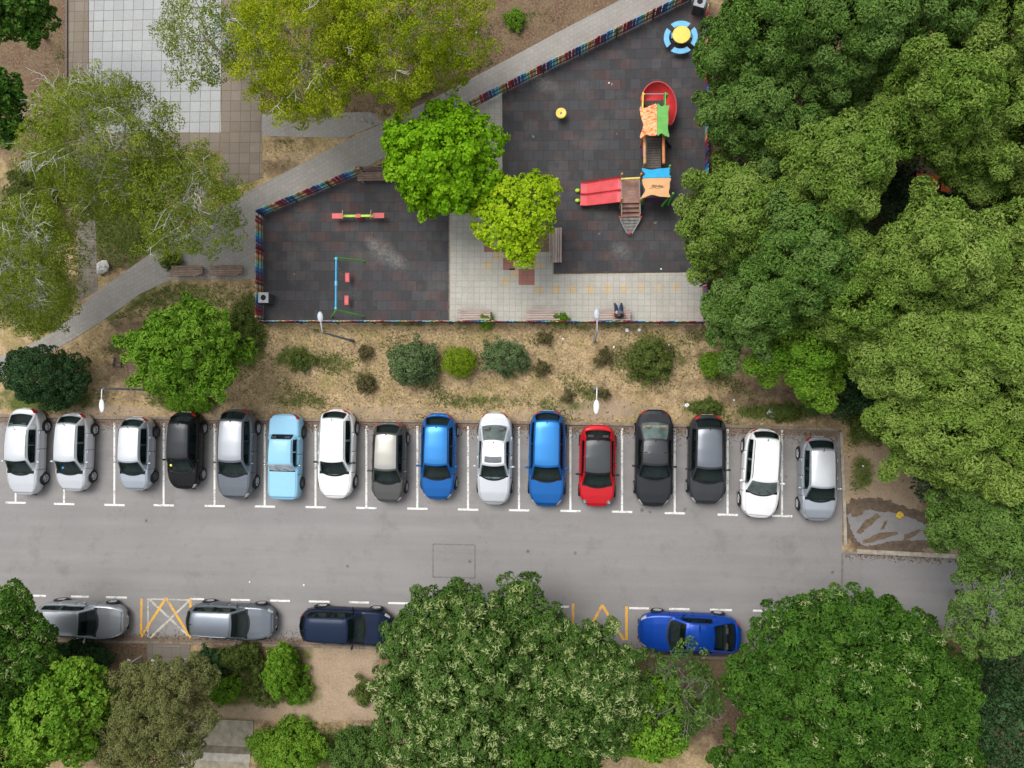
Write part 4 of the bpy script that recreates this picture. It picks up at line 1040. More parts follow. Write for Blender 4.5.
# swing frame
A = gp(349.5, 265.5); Bp = gp(349, 314.5); c = (A+Bp)/2; L = (A-Bp).length/2
root = empty('swing_set', c, 0, 'swing frame with blue top bar, green legs and two red seats', 'swing')
MB().tube([(0, -L, 2.05), (0, L, 2.05)], .045, 8).build('top_bar', M_PSKY, root)
for k in range(3): MB().tube([(0, -L+L*k-.11 if k else -L, 2.05), (0, -L+L*k+.11 if k < 2 else L, 2.05)], .065, 8).build('joint', M_PBLU, root)
gl = [gp(365, 261)-c, gp(334, 259)-c, gp(364.5, 316.5)-c, gp(331.5, 317)-c]
for i, g in enumerate(gl): MB().tube([(0, L if i < 2 else -L, 2.0), (g.x, g.y, 0)], .04, 8).build('leg', M_PGRN, root)
for k, (px, py) in enumerate(((347.4, 277.5), (346.6, 300.2))):
    g = gp(px, py, .42)-c
    st_ = MB().box((g.x, g.y, .42), (.20, .46, .05)).build('seat', M_PREDL, root)
    MB().tube([(0, g.y-.2, 2.0), (g.x, g.y-.2, .44)], .007, 4).tube([(0, g.y+.2, 2.0), (g.x, g.y+.2, .44)], .007, 4).build('chain', M_PSTEEL, st_)
# yellow spinner
c = gp(561.3, 117); root = empty('spinner_seat', c, 0, 'small round yellow spinner seat on the dark rubber floor', 'spinner')
MB().lathe([(.001, .50), (.12, .49), (.2, .52), (.26, .51), (.265, .46), (.2, .43), (.03, .42)], 24).build('seat', M_PYEL, root, True)
MB().tube([(0, 0, 0), (0, 0, .44)], .05, 10).build('post', M_PSTEEL, root); MB().lathe([(.001, .515), (.05, .512), (.06, .49)], 12).build('hub', M_PGREY, root)
# table with four seats
c = gp(679.5, 41.5); root = empty('picnic_table', c, 0, 'round yellow table with four curved light blue seats', 'table')
MB().lathe([(.001, .70), (.41, .70), (.43, .685), (.43, .66), (.001, .655)], 32).build('tabletop', M_PYEL, root)
MB().tube([(0, 0, 0), (0, 0, .66)], .07, 10).build('post', M_PSTEEL, root)
MB().box((0, 0, .60), (.95, .26, .05)).build('brace', M_PSKY, root)
for k in range(4):
    a0 = math.pi/2*k; mb = MB(); pts = []
    for i in range(9): a = a0+R(-36+72*i/8); pts.append((.81*math.cos(a), .81*math.sin(a)))
    for i in range(9): a = a0+R(33-66*i/8); pts.append((.56*math.cos(a), .56*math.sin(a)))
    se = MB().prism(pts, .38, .43).build('seat', M_PBLU, root)
    MB().bar((.1*math.cos(a0), .1*math.sin(a0), .12), (.6*math.cos(a0), .6*math.sin(a0), .36), .05, .05).build('bracket', M_PDK, se)
# bins
def bin_(p, rz, label):
    root = empty('litter_bin', gp(*p), rz, label, 'litter bin', 'litter bins in the playground')
    MB().box((0, 0, .41), (.46, .46, .82)).build('body', plain('bin_concrete', (.06, .062, .066, 1), .8, .3, 6), root)
    MB().box((0, 0, .845), (.52, .52, .06)).build('lid', plain('bin_lid', (.30, .31, .33, 1), .7, .25, 6), root)
    MB().lathe([(.001, .877), (.10, .878), (.13, .886), (.14, .876)], 18).build('opening', M_ARCH, root)
bin_((270.5, 300), 0, 'grey litter bin with a round opening beside the left picket fence'); bin_((697, 11), R(-18), 'dark litter bin in the top right corner of the slide area')

# play tower with slides
def wavy(w, h, amp=.07, ridge=None):
    """board outline with bowed-in sides and rounded corners; the side named by ridge stays straight"""
    pts = []; n = 12
    C = [(-w/2, -h/2), (w/2, -h/2), (w/2, h/2), (-w/2, h/2)]; side = ['y-', 'x+', 'y+', 'x-']
    for k in range(4):
        a, b = Vector(C[k]), Vector(C[(k+1) % 4]); d = (b-a); nrm = Vector((-d.y, d.x)).normalized()
        for i in range(n):
            f = .06+.88*i/(n-1)
            off = 0 if side[k] == ridge else amp*(math.sin(math.pi*f)**1.5)*(1+.5*math.sin(7*f+k))
            pts.append(tuple(a+d*f+nrm*off))
    return pts
o0 = gp(650, 160)
root = empty('play_tower', o0, 0, 'wooden play tower with wavy roof panels, bridge, red slides and steps', 'play tower')
def lp(px, py, z): return gp(px, py, z)-o0
PZ = 1.2
def deck(x0, x1, y0, y1, z, mat, name='platform', th=.06):
    a, b = lp(x0, y1, z), lp(x1, y0, z)
    MB().box(((a.x+b.x)/2, (a.y+b.y)/2, z-th/2), (b.x-a.x, b.y-a.y, th)).build(name, mat, root); return a, b
a1, b1 = deck(642, 665, 100, 137, PZ, M_PDECK); a2, b2 = deck(643, 671, 168, 198, PZ, M_PDECK)
a3, b3 = deck(621, 640, 178, 203, PZ*.8, M_PWOOD)
# bridge planks and side rails
a, b = lp(645, 168, PZ), lp(661, 135, PZ); n = 13
mb = MB()
for i in range(n): mb.box(((a.x+b.x)/2, a.y+(b.y-a.y)*(i+.5)/n, PZ-.05-.06*math.sin(math.pi*(i+.5)/n)), (b.x-a.x, (b.y-a.y)/n*.82, .04))
mb.build('bridge', M_PGREY if False else plain('bridge_planks', (.10, .085, .075, 1), .8, .35, 8), root)
for s, x, m in ((0, a.x-.06, M_PTAN), (1, b.x+.06, plain('orange_rail', (.52, .20, .07, 1), .6, .2, 6))):
    MB().tube([(x, a.y+(b.y-a.y)*i/8, PZ+.55-.10*math.sin(math.pi*i/8)) for i in range(9)], .075, 8).build('handrail', m, root)
    mb = MB()
    for i in range(1, 8): mb.tube([(x, a.y+(b.y-a.y)*i/8, PZ), (x, a.y+(b.y-a.y)*i/8, PZ+.5)], .012, 5)
    mb.build('railing', M_PSTEEL, root)
# posts
def post(px, py, z, h, mat=M_PTAN): 
    g = lp(px, py, z); return MB().tube([(g.x, g.y, 0), (g.x, g.y, h)], .05, 8).ball((g.x, g.y, h), .06, 6).build('post', mat, root)
for x, y, m in ((642.5, 101, M_PYEL), (665, 101, M_PGRN), (643, 137, M_POR), (665, 137, M_PGRN), (643.5, 168, M_PTAN), (668, 171, M_PGRN), (643.5, 198, M_PGRN), (671, 198, M_PGRN)): post(x, y, PZ, 1.95, m)
for x, y in ((621, 179), (640, 179), (621, 203), (640, 203)): post(x, y, PZ*.8, 1.75, M_PTAN)
# roofs: two wavy boards each, meeting in a ridge
def board(cx, cy, w, h, rot, mat, name='roof_panel', lab=None):
    M0 = Matrix.Translation((cx, cy, 0)) @ rot
    o = MB().prism(wavy(w, h), -.02, .02, M=M0).build(name, mat, root)
    if lab: o['label'] = lab
    return M0
ra = lp(657, 119.5, 2.35); rb = lp(656.7, 178, 2.35)
def gable(c, w, h, ax, m1, m2, l1, l2, tilt=R(24), f1=.55):
    w1, w2 = w*f1, w*(1-f1)
    out = []
    for sg, ww, m, l in ((-1, w1, m1, l1), (1, w2, m2, l2)):
        if ax == 'x':
            M0 = Matrix.Translation((c.x+sg*ww/2*math.cos(tilt)+.004*sg, c.y, c.z-ww/2*math.sin(tilt))) @ Matrix.Rotation(sg*tilt, 4, 'Y')
            o = MB().prism(wavy(ww, h, .13, 'x-' if sg > 0 else 'x+'), -.02, .02, M=M0)
        else:
            M0 = Matrix.Translation((c.x, c.y+sg*ww/2*math.cos(tilt)+.004*sg, c.z-ww/2*math.sin(tilt))) @ Matrix.Rotation(-sg*tilt, 4, 'X')
            o = MB().prism(wavy(h, ww, .13, 'y-' if sg > 0 else 'y+'), -.02, .02, M=M0)
        q = o.build('roof_panel', m, root); q['label'] = l; out.append((M0, q))
    return out
def mat_graf():
    t = NT('orange_sprayed_panel'); co = t.coord()
    n = t.noise(t.coord(scale=(1, 3, 1), rz=.4), 5, 5, .6)
    c = t.ramp(n, [(.40, hexc(226, 74, 36)), (.47, hexc(240, 130, 60)), (.53, hexc(250, 190, 120)), (.57, hexc(200, 180, 160)), (.62, hexc(236, 110, 50))])
    t.color(c); t.set(Roughness=.6); return t.mat
gable(ra, 1.46, 1.52, 'x', mat_graf(), M_PGP, 'orange roof panel sprayed over with graffiti', 'green wavy roof panel', f1=.56)
gb = gable(rb, 1.48, 1.34, 'y', M_PPEA, M_PSKY, 'peach roof panel with a black scribble', 'sky blue wavy roof panel', f1=.60)
M0 = gb[0][0]; mb = MB(); r0 = random.Random(5)
for (x0, y0, sc) in ((-.22, .10, 1), (.05, .08, .9)):
    pts = [M0 @ Vector((x0+.27*i/14*sc, y0+.06*math.sin(i*1.9+x0*9)*r0.uniform(.5, 1.2), .026)) for i in range(15)]
    mb.tube(pts, .011, 4)
mb.tube([M0 @ Vector(v) for v in ((-.32, -.02, .026), (-.1, .03, .026), (.1, -.01, .026), (.36, .05, .026))], .007, 4)
mb.build('scribble', M_PDK, gb[0][1])
# spiral slide: a bowl shaped trough sweeping round the north east corner
cx, cy = (lp(655, 108, 1.0)).x, (lp(655, 108, 1.0)).y
rows = []; rim = []
for i in range(19):
    f = i/18; a = R(175)-R(215)*f; zz = 1.18-.95*f
    row = []
    for j in range(9):
        g = j/8; r_ = .30+.70*g+.04*math.sin(math.pi*f); dz = .42*max(0, (g-.45)/.55)**2+.10*max(0, (.25-g)/.25)
        row.append((cx+.15+r_*math.cos(a)*.86, cy+r_*math.sin(a)*1.12, zz+dz))
    rows.append(row); rim.append(row[-1])
sl = MB().grid(rows).grid([[(x, y, z-.03) for x, y, z in r_] for r_ in rows], flip=True).build('spiral_slide', M_PRED, root, True)
MB().tube(rim, .035, 7).build('slide_rim', M_PREDL, sl, True)
MB().tube([lp(643, 94, 1.9), lp(664.5, 94, 1.9)], .025, 6).build('grab_bar', M_PSTEEL, root)
for x, m in ((642.6, M_PYEL), (664.8, M_PGRN)): 
    a, b = lp(x, 95, 1.75), lp(x+(-.5 if x < 650 else -.5), 110, 1.75); MB().bar(a, b, .05, .62).build('side_panel', m, root)
MB().bar(lp(643, 139, .7), lp(641.5, 156, .3), .07, .32).build('side_panel', M_PPUR, root); MB().bar(lp(664, 139, .7), lp(670, 147, .05), .06, .2).build('strut', M_PDK, root)
MB().bar(lp(645, 200, .8), lp(668, 198, .8), .06, .5).build('side_panel', M_PPUR, root); MB().bar(lp(669, 197, .9), lp(662, 206, .05), .09, .09).build('strut', M_PGRN, root)
MB().bar(lp(642, 198, .9), lp(640, 206, .1), .08, .08).build('strut', M_PGRN, root)
# low deck rails, steps going down and the pointed ramp
MB().bar(lp(621, 179, 1.45), lp(640, 178, 1.45), .07, .09).build('deck_rail', M_PYEL, root)
for x in (621, 639.5): MB().bar(lp(x, 179, 1.4), lp(x+.8, 214, .95), .03, .04).build('deck_rail', M_PSTEEL, root)
for i in range(3):
    y0 = 203.3+i*4.6; z = PZ*.8-.16*(i+1); a, b = lp(622, y0+4.2, z), lp(639, y0, z)
    MB().box(((a.x+b.x)/2, (a.y+b.y)/2, z-.03), (b.x-a.x, b.y-a.y, .06)).build('step', M_PWOOD, root)
for s in (0, 1):
    x = 621.5 if s == 0 else 639.5; MB().bar(lp(x, 203, PZ*.8-.1), lp(x, 217.5, .35), .05, .16).build('stringer', M_PTAN, root)
for i in range(5):
    f0, f1 = i/5, (i+.86)/5; z0, z1 = .42-.34*f0, .42-.34*f1
    xl = lambda f: 620.5+7*f**1.4; xr = lambda f: 640.5-8.5*f**1.2; yy = lambda f: 217.5+16*f
    mb = MB().add([lp(xl(f0), yy(f0), z0), lp(xr(f0), yy(f0), z0), lp(xr(f1), yy(f1), z1), lp(xl(f1), yy(f1), z1)]+[lp(xl(f0), yy(f0), z0-.05), lp(xr(f0), yy(f0), z0-.05), lp(xr(f1), yy(f1), z1-.05), lp(xl(f1), yy(f1), z1-.05)],
        [(3, 2, 1, 0), (4, 5, 6, 7), (0, 1, 5, 4), (1, 2, 6, 5), (2, 3, 7, 6), (3, 0, 4, 7)])
    mb.build('ramp_board', M_PGREY, root)
for s in (0, 1):
    P = [lp((620 if s == 0 else 641)+(7.5*f**1.4 if s == 0 else -9*f**1.2), 217+16.5*f, .60-.34*f) for f in (0, .25, .5, .75, 1)]
    MB().tube(P, .03, 6).build('ramp_rail', M_PSTEEL, root); MB().ball(P[0], .06, 7).build('rail_tip', M_PRED, root, True)
MB().ball(lp(629.5, 233.6, .25), .07, 7).build('rail_tip', M_PRED, root, True)
# double red slide going left
rows = []
prof = [(-.62, .16), (-.60, .04), (-.54, 0), (-.08, 0), (-.03, .03), (0, .14), (.03, .03), (.08, 0), (.54, 0), (.60, .04), (.62, .16)]
Pa, Pb = lp(621, 190.2, .98), lp(580.5, 194.5, .18)
for i in range(13):
    f = i/12; z = .98-(.80*min(1, max(0, (f-.07)/.80))) + (.04 if f > .9 else 0); c0 = Pa.lerp(Pb, f); c0.z = z
    dd = (Pb-Pa).normalized(); nn = Vector((-dd.y, dd.x, 0)).normalized()
    rows.append([c0+nn*u*(1.0-.04*f)+Vector((0, 0, v)) for u, v in prof])
sl = MB().grid(rows).grid([[p-Vector((0, 0, .03)) for p in r_] for r_ in rows], flip=True).build('double_slide', M_PREDL, root)
for y in (190.5, 200.5):
    g = lp(577.5, y, .15); MB().ball(g, (.13, .10, .09), 7).tube([(g.x, g.y, 0), (g.x, g.y, .12)], .04, 6).build('slide_foot', M_PLIME, root, True)

# teal climbing frame under the birch, orange slatted hut under the trees
c = gp(243, 50); root = empty('climbing_frame', c, 0, 'teal metal climbing frame half hidden under birch branches', 'climbing frame')
M_TEALP = plain('teal_paint', (.02, .22, .22, 1), .5, .2, 6)
for x in (-.55, .0, .55):
    for y in (-1.0, .9): MB().tube([(x, y, 0), (x, y, 1.9)], .025, 6).build('post', M_TEALP, root)
    MB().tube([(x, -1.0, 1.9), (x, .9, 1.9)], .025, 6).build('bar', M_TEALP, root)
for y in (-.6, 0, .5): MB().tube([(-.55, y, 1.9), (.55, y, 1.9)], .02, 6).build('rung', M_TEALP, root)
c = gp(920, 196); root = empty('play_hut', c, R(-8), 'orange slatted play hut glimpsed in a gap between the tree crowns', 'play hut')
M_ORH = plain('weathered_orange', (.62, .12, .02, 1), .6, .2, 5)
for k in range(3): MB().box((-.9+.56*k, 0, 2.0), (.40, .7, .04)).build('roof_slat', M_ORH, root)
for x in (-1.1, .6):
    for y in (-.4, .4): MB().box((x, y, 1.0), (.08, .08, 2.0)).build('post', M_PDK, root)

# ------------------------------------------------------------------ small things
for p, lab in (((141.5, 661), 'white metal handrail at the left of the small paved pad'), ((193, 660), 'thin grey metal handrail at the right of the small paved pad')):
    root = empty('handrail', gp(*p), 0, lab, 'handrail', 'handrails at the paved pad')
    s = -1 if p[0] < 160 else 1
    m = M_LHEAD if s < 0 else M_PSTEEL
    MB().tube([(0, -.4, 0), (0, -.4, .9)], .03, 6).build('post', m, root); MB().tube([(0, .25, 0), (0, .25, .9)], .03, 6).build('post', m, root)
    MB().tube([(0, -.5, .9), (0, .25, .9), (s*.06, .35, .9), (s*.2, .37, .88)], .035, 7).build('rail', m, root, True)
def crumple(p, r, label, mat, name='paper_scrap', z=.0, flat=.45):
    rg = random.Random(p[0]*7+p[1]); g = gp(*p); mb = MB(); n = 7
    mb.ball((0, 0, 0), 1, 5)
    mb.v = [(x*r*rg.uniform(.6, 1.15), y*r*rg.uniform(.6, 1.15), max(-.9, zz)*r*flat*rg.uniform(.6, 1.1)+r*flat*.9) for x, y, zz in mb.v]
    o = mb.build(name, mat); o.location = (g.x, g.y, z); o.rotation_euler = (0, 0, rg.uniform(0, 6)); return tag(o, label, 'litter')
M_LIT = plain('white_litter', (.72, .73, .75, 1), .7, .15, 9); M_LITY = plain('yellow_bag', (.62, .42, .05, 1), .5, .2, 9); M_STONE = plain('pale_stone', (.46, .45, .43, 1), .9, .3, 8, bump=.4)
for p, r, l in (((627, 330), .11, 'white paper scrap on dry grass below the seated person, left of its twin'), ((639.5, 330), .10, 'white paper scrap on dry grass below the seated person, right of its twin'), ((614, 347), .06, 'small white scrap on dry grass below the grey lamp head'),
    ((708, 335), .13, 'torn white bag at the edge of the tree by the plaza fence'), ((669, 345.5), .07, 'white scrap on dry grass beside the loose green bush'), ((687, 405.5), .12, 'white wrapper on the grass behind the dark grey hatchback'), ((734, 400), .06, 'small white scrap behind the askew white estate car'),
    ((661, 269), .05, 'tiny white scrap on the rubber floor right of the ramp'), ((609, 83), .05, 'tiny white scrap on the rubber floor above the spiral slide'), ((250, 582), .06, 'white scrap on the road above the grey estate car'), ((304, 585), .06, 'white scrap on the road above the navy estate car'),
    ((153.5, 661), .13, 'crumpled white plastic bag on the small paved pad'), ((476, 33), .07, 'white scrap on the brown soil by the yellow green birch'), ((513, 18), .08, 'white scrap in the green weeds above the path'), ((863, 466), .05, 'white scrap in the green tuft right of the last silver hatchback'),
    ((986, 718), .16, 'pale crumpled paper on the bare soil at the bottom right'), ((563, 339), .05, 'tiny pale scrap on dry grass right of the loose grey bush')): crumple(p, r, l, M_LIT)
crumple((899, 515), .2, 'yellow plastic bag on the muddy asphalt remains', M_LITY, 'plastic_bag'); crumple((1013, 699), .2, 'yellow plastic bag in the deep shade at the right edge', M_LITY, 'plastic_bag')
g = tag(crumple((105, 268), .42, 'pale boulder beside the path under the birch', M_STONE, 'boulder', flat=.5), cat='boulder')
tag(crumple((771, 413), .26, 'grey stone in the weeds behind the askew white estate car', M_STONE, 'stone', flat=.35), cat='stone')
for p, lab, m in (((306, 366), 'broken grey metal frame lying on the dry grass', M_PSTEEL), ((119, 363), 'broken dark wooden crate lying near the path bush', M_PDECK)):
    root = empty('broken_frame', gp(*p), R(-8), lab, 'frame')
    MB().box((-.22, 0, .10), (.06, .5, .08)).build('stile', m, root); MB().box((.20, .03, .12), (.06, .46, .08)).build('stile', m, root)
    MB().box((0, .02, .13), (.42, .06, .05)).build('crossbar', m, root); MB().box((0, -.2, .12), (.5, .05, .05)).build('crossbar', m, root)
M_BIRK = None
# ------------------------------------------------------------------ trees, bushes, grass
def mat_leaf(name, lo, mid, hi, trans=.2, rough=.6, spec=.08, tone_c=None):
    t = NT(name)
    g = t.new('ShaderNodeNewGeometry')
    c = t.ramp(g.outputs['Random Per Island'], [(0.0, lo+(1,)), (0.5, mid+(1,)), (1.0, hi+(1,))])
    a = t.attr('tone')
    c = t.mix(a.outputs['Fac'], c, (tone_c or hi)+(1,))
    t.color(c); t.set(Roughness=rough); t.b.inputs['Specular IOR Level'].default_value = spec
    tr = t.new('ShaderNodeBsdfTranslucent'); t.link(t.mix(1.0, c, (1.0, 1.25, .55, 1), 'MULTIPLY'), tr.inputs[0])
    mx = t.new('ShaderNodeMixShader'); mx.inputs[0].default_value = trans
    t.link(t.b.outputs[0], mx.inputs[1]); t.link(tr.outputs[0], mx.inputs[2])
    t.link(mx.outputs[0], t.n['Material Output'].inputs[0])
    return t.mat
L_ROB = mat_leaf('locust_leaf', (.060, .125, .013), (.125, .220, .028), (.205, .305, .056), trans=.12, tone_c=(.245, .335, .075))
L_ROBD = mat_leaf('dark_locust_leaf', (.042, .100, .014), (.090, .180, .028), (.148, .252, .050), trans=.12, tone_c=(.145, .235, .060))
L_MAPLE = mat_leaf('maple_leaf', (.105, .255, .005), (.180, .380, .009), (.255, .470, .016), trans=.32, tone_c=(.32, .54, .02))
L_YMAPLE = mat_leaf('young_maple_leaf', (.190, .330, .006), (.300, .450, .010), (.400, .540, .020), trans=.32, tone_c=(.44, .56, .02))
L_YBIRCH = mat_leaf('yellow_birch_leaf', (.120, .180, .004), (.220, .300, .008), (.345, .415, .016), trans=.32, tone_c=(.42, .44, .03))
L_BIRCH = mat_leaf('birch_leaf', (.078, .130, .008), (.145, .215, .016), (.235, .305, .030), trans=.3, tone_c=(.26, .30, .04))
L_LIND = mat_leaf('linden_leaf', (.024, .066, .010), (.050, .116, .017), (.098, .185, .032), spec=.14, rough=.5, tone_c=(.13, .22, .05))
L_CHEST = mat_leaf('chestnut_leaf', (.018, .060, .006), (.036, .102, .010), (.070, .160, .018), spec=.14, rough=.5, tone_c=(.10, .21, .026))
L_BRACT = mat_leaf('pale_bract', (.20, .28, .08), (.32, .40, .14), (.48, .54, .25), trans=.3, tone_c=(.5, .52, .28))
L_WAL = mat_leaf('walnut_leaf', (.055, .150, .010), (.115, .250, .018), (.190, .340, .032), tone_c=(.21, .35, .04))
L_OLIVE = mat_leaf('cypress_spray', (.062, .078, .020), (.135, .155, .044), (.225, .245, .084), trans=.1, tone_c=(.22, .23, .09))
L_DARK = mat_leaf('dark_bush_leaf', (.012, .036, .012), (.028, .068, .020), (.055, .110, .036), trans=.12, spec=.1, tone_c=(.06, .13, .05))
L_GREYG = mat_leaf('grey_green_leaf', (.062, .112, .036), (.118, .185, .068), (.190, .260, .118), trans=.15, tone_c=(.16, .21, .10))
L_LIME = mat_leaf('lime_bush_leaf', (.100, .175, .006), (.180, .280, .012), (.260, .360, .022), tone_c=(.28, .37, .03))
L_HERB = mat_leaf('weed_leaf', (.048, .080, .014), (.092, .140, .028), (.150, .195, .046), tone_c=(.15, .19, .05))
L_STRAW = mat_leaf('dry_stalk', (.17, .125, .065), (.30, .235, .125), (.44, .36, .21), trans=.15, tone_c=(.4, .34, .2))
L_DRYW = mat_leaf('dry_weed', (.070, .066, .026), (.125, .115, .050), (.20, .175, .085), tone_c=(.2, .17, .08))
L_DEAD = mat_leaf('dead_leaf', (.060, .036, .022), (.115, .075, .045), (.20, .15, .09), trans=.1, tone_c=(.22, .17, .10))
M_BARK = plain('brown_bark', (.085, .068, .052, 1), .95, .4, 7, bump=.4); M_WBARK = plain('white_bark', (.56, .54, .50, 1), .8, .3, 5, bump=.2); M_GBARK = plain('grey_bark', (.17, .15, .13, 1), .9, .35, 7, bump=.3)

def unit(a): return a/np.maximum(np.linalg.norm(a, axis=1, keepdims=True), 1e-9)
def leaf_mesh(name, rg, P, N, size, aspect, jit, mat, parent=None, tone=None, outward=None, fold=.12):
    n = len(P)
    nn = unit(N+jit*rg.normal(size=(n, 3)))
    base = outward if outward is not None else rg.normal(size=(n, 3))
    u = base+.55*rg.normal(size=(n, 3)); u = unit(u-nn*np.sum(u*nn, 1, keepdims=True)); v = np.cross(nn, u)
    s = (size*(.65+.7*rg.random(n)))[:, None]
    V0 = P-u*s*.5; V2 = P+u*s*.5-nn*s*.10
    V1 = P-u*s*.05+v*s*aspect*.5+nn*s*fold; V3 = P-u*s*.05-v*s*aspect*.5+nn*s*fold
    verts = np.stack([V0, V1, V2, V3], 1).reshape(-1, 3)
    I = np.arange(n)*4
    F = np.stack([np.stack([I, I+2, I+1], 1), np.stack([I, I+3, I+2], 1)], 1).reshape(-1, 3)
    o = np_mesh(name, verts, F, mat, parent)
    a = o.data.attributes.new('tone', 'FLOAT', 'POINT')
    a.data.foreach_set('value', np.repeat(tone if tone is not None else np.zeros(n), 4).astype('f'))
    return o

def lobes_for(rg, Rx, Ry, Rz, n, top=True):
    """overlapping rounded masses that make one uneven crown: a dome and lower bulges round it"""
    out = [(np.array([rg.uniform(-.08, .08)*Rx, rg.uniform(-.08, .08)*Ry, .05*Rz]), np.array([Rx*.66, Ry*.66, Rz*.95]))] if top else []
    a0 = rg.uniform(0, 6.28)
    for i in range(n):
        a = a0+2*math.pi*i/n+rg.uniform(-.35, .35); q = rg.uniform(.52, .70); k = rg.uniform(.28, .42)
        out.append((np.array([q*Rx*math.cos(a), q*Ry*math.sin(a), rg.uniform(-.45, .25)*Rz]), np.array([k*Rx, k*Ry, Rz*rg.uniform(.34, .5)])))
    return out
def clumps_on(rg, lobes, cr, dens=1.0, space=1.12, rag=.12):
    """tufts of leaves spread over the outside of the masses, none closer than about its own radius"""
    C, D, T = [], [], []
    for c, r in lobes:
        area = 2*math.pi*((r[0]*r[1]+r[0]*r[2]+r[1]*r[2])/3)*1.35
        n = int(7*area/(cr*cr*1.7))+6
        d = rg.normal(size=(n, 3)); d[:, 2] = np.abs(d[:, 2])*1.1-.38; d = unit(d)
        p = c+d*r*(1.02-rag+2*rag*rg.random((n, 1))**1.3)
        keep = np.ones(n, bool)
        for c2, r2 in lobes:
            if c2 is c: continue
            keep &= np.sum(((p-c2)/r2)**2, 1) > .72
        C.append(p[keep]); D.append(unit(d[keep]/r)); T.append(np.clip(rg.normal(.22, .26, keep.sum()), 0, .9))
    C, D, T = np.concatenate(C), np.concatenate(D), np.concatenate(T)
    o = rg.permutation(len(C)); acc = []; A = np.zeros((0, 3)); lim = (cr*space)**2/dens
    for k in o:
        if len(acc) == 0 or np.min(np.sum((A-C[k])**2, 1)) > lim*rg.uniform(.6, 1.5):
            acc.append(k); A = np.concatenate([A, C[k:k+1]])
    return C[acc], D[acc], T[acc]
def fill(rg, C, D, T, cr, per, flat=.75, shell=.72):
    n = len(C); sz = .75+.5*rg.random(n); m = np.maximum(1, (per*sz*sz)).astype(int); idx = np.repeat(np.arange(n), m); k = len(idx)
    d = unit(rg.normal(size=(k, 3))+D[idx]*.9)
    rr = cr*sz[idx][:, None]*(shell+(1.06-shell)*rg.random((k, 1)))
    P = C[idx]+d*rr*np.array([1, 1, flat])
    N = unit(d*.9+D[idx]*.35+np.array([0, 0, .2]))
    return P, N, d, np.clip(T[idx]+rg.normal(0, .08, k), 0, 1)

def limb_tube(mb, rg, a, b, r0, r1, sag=.12, n=6, wob=.06, sides=5):
    a = np.array(a, float); b = np.array(b, float); L = np.linalg.norm(b-a); pts = []
    w1, w2 = rg.normal(size=3)*wob*L, rg.normal(size=3)*wob*L
    for i in range(n+1):
        f = i/n; p = a+(b-a)*f+np.array([0, 0, sag*L*math.sin(math.pi*f)])+w1*math.sin(math.pi*f)+w2*math.sin(2*math.pi*f)*.6
        pts.append(p)
    mb.tube(pts, [r0+(r1-r0)*(i/n)**.8 for i in range(n+1)], sides, cap=False)
    return pts

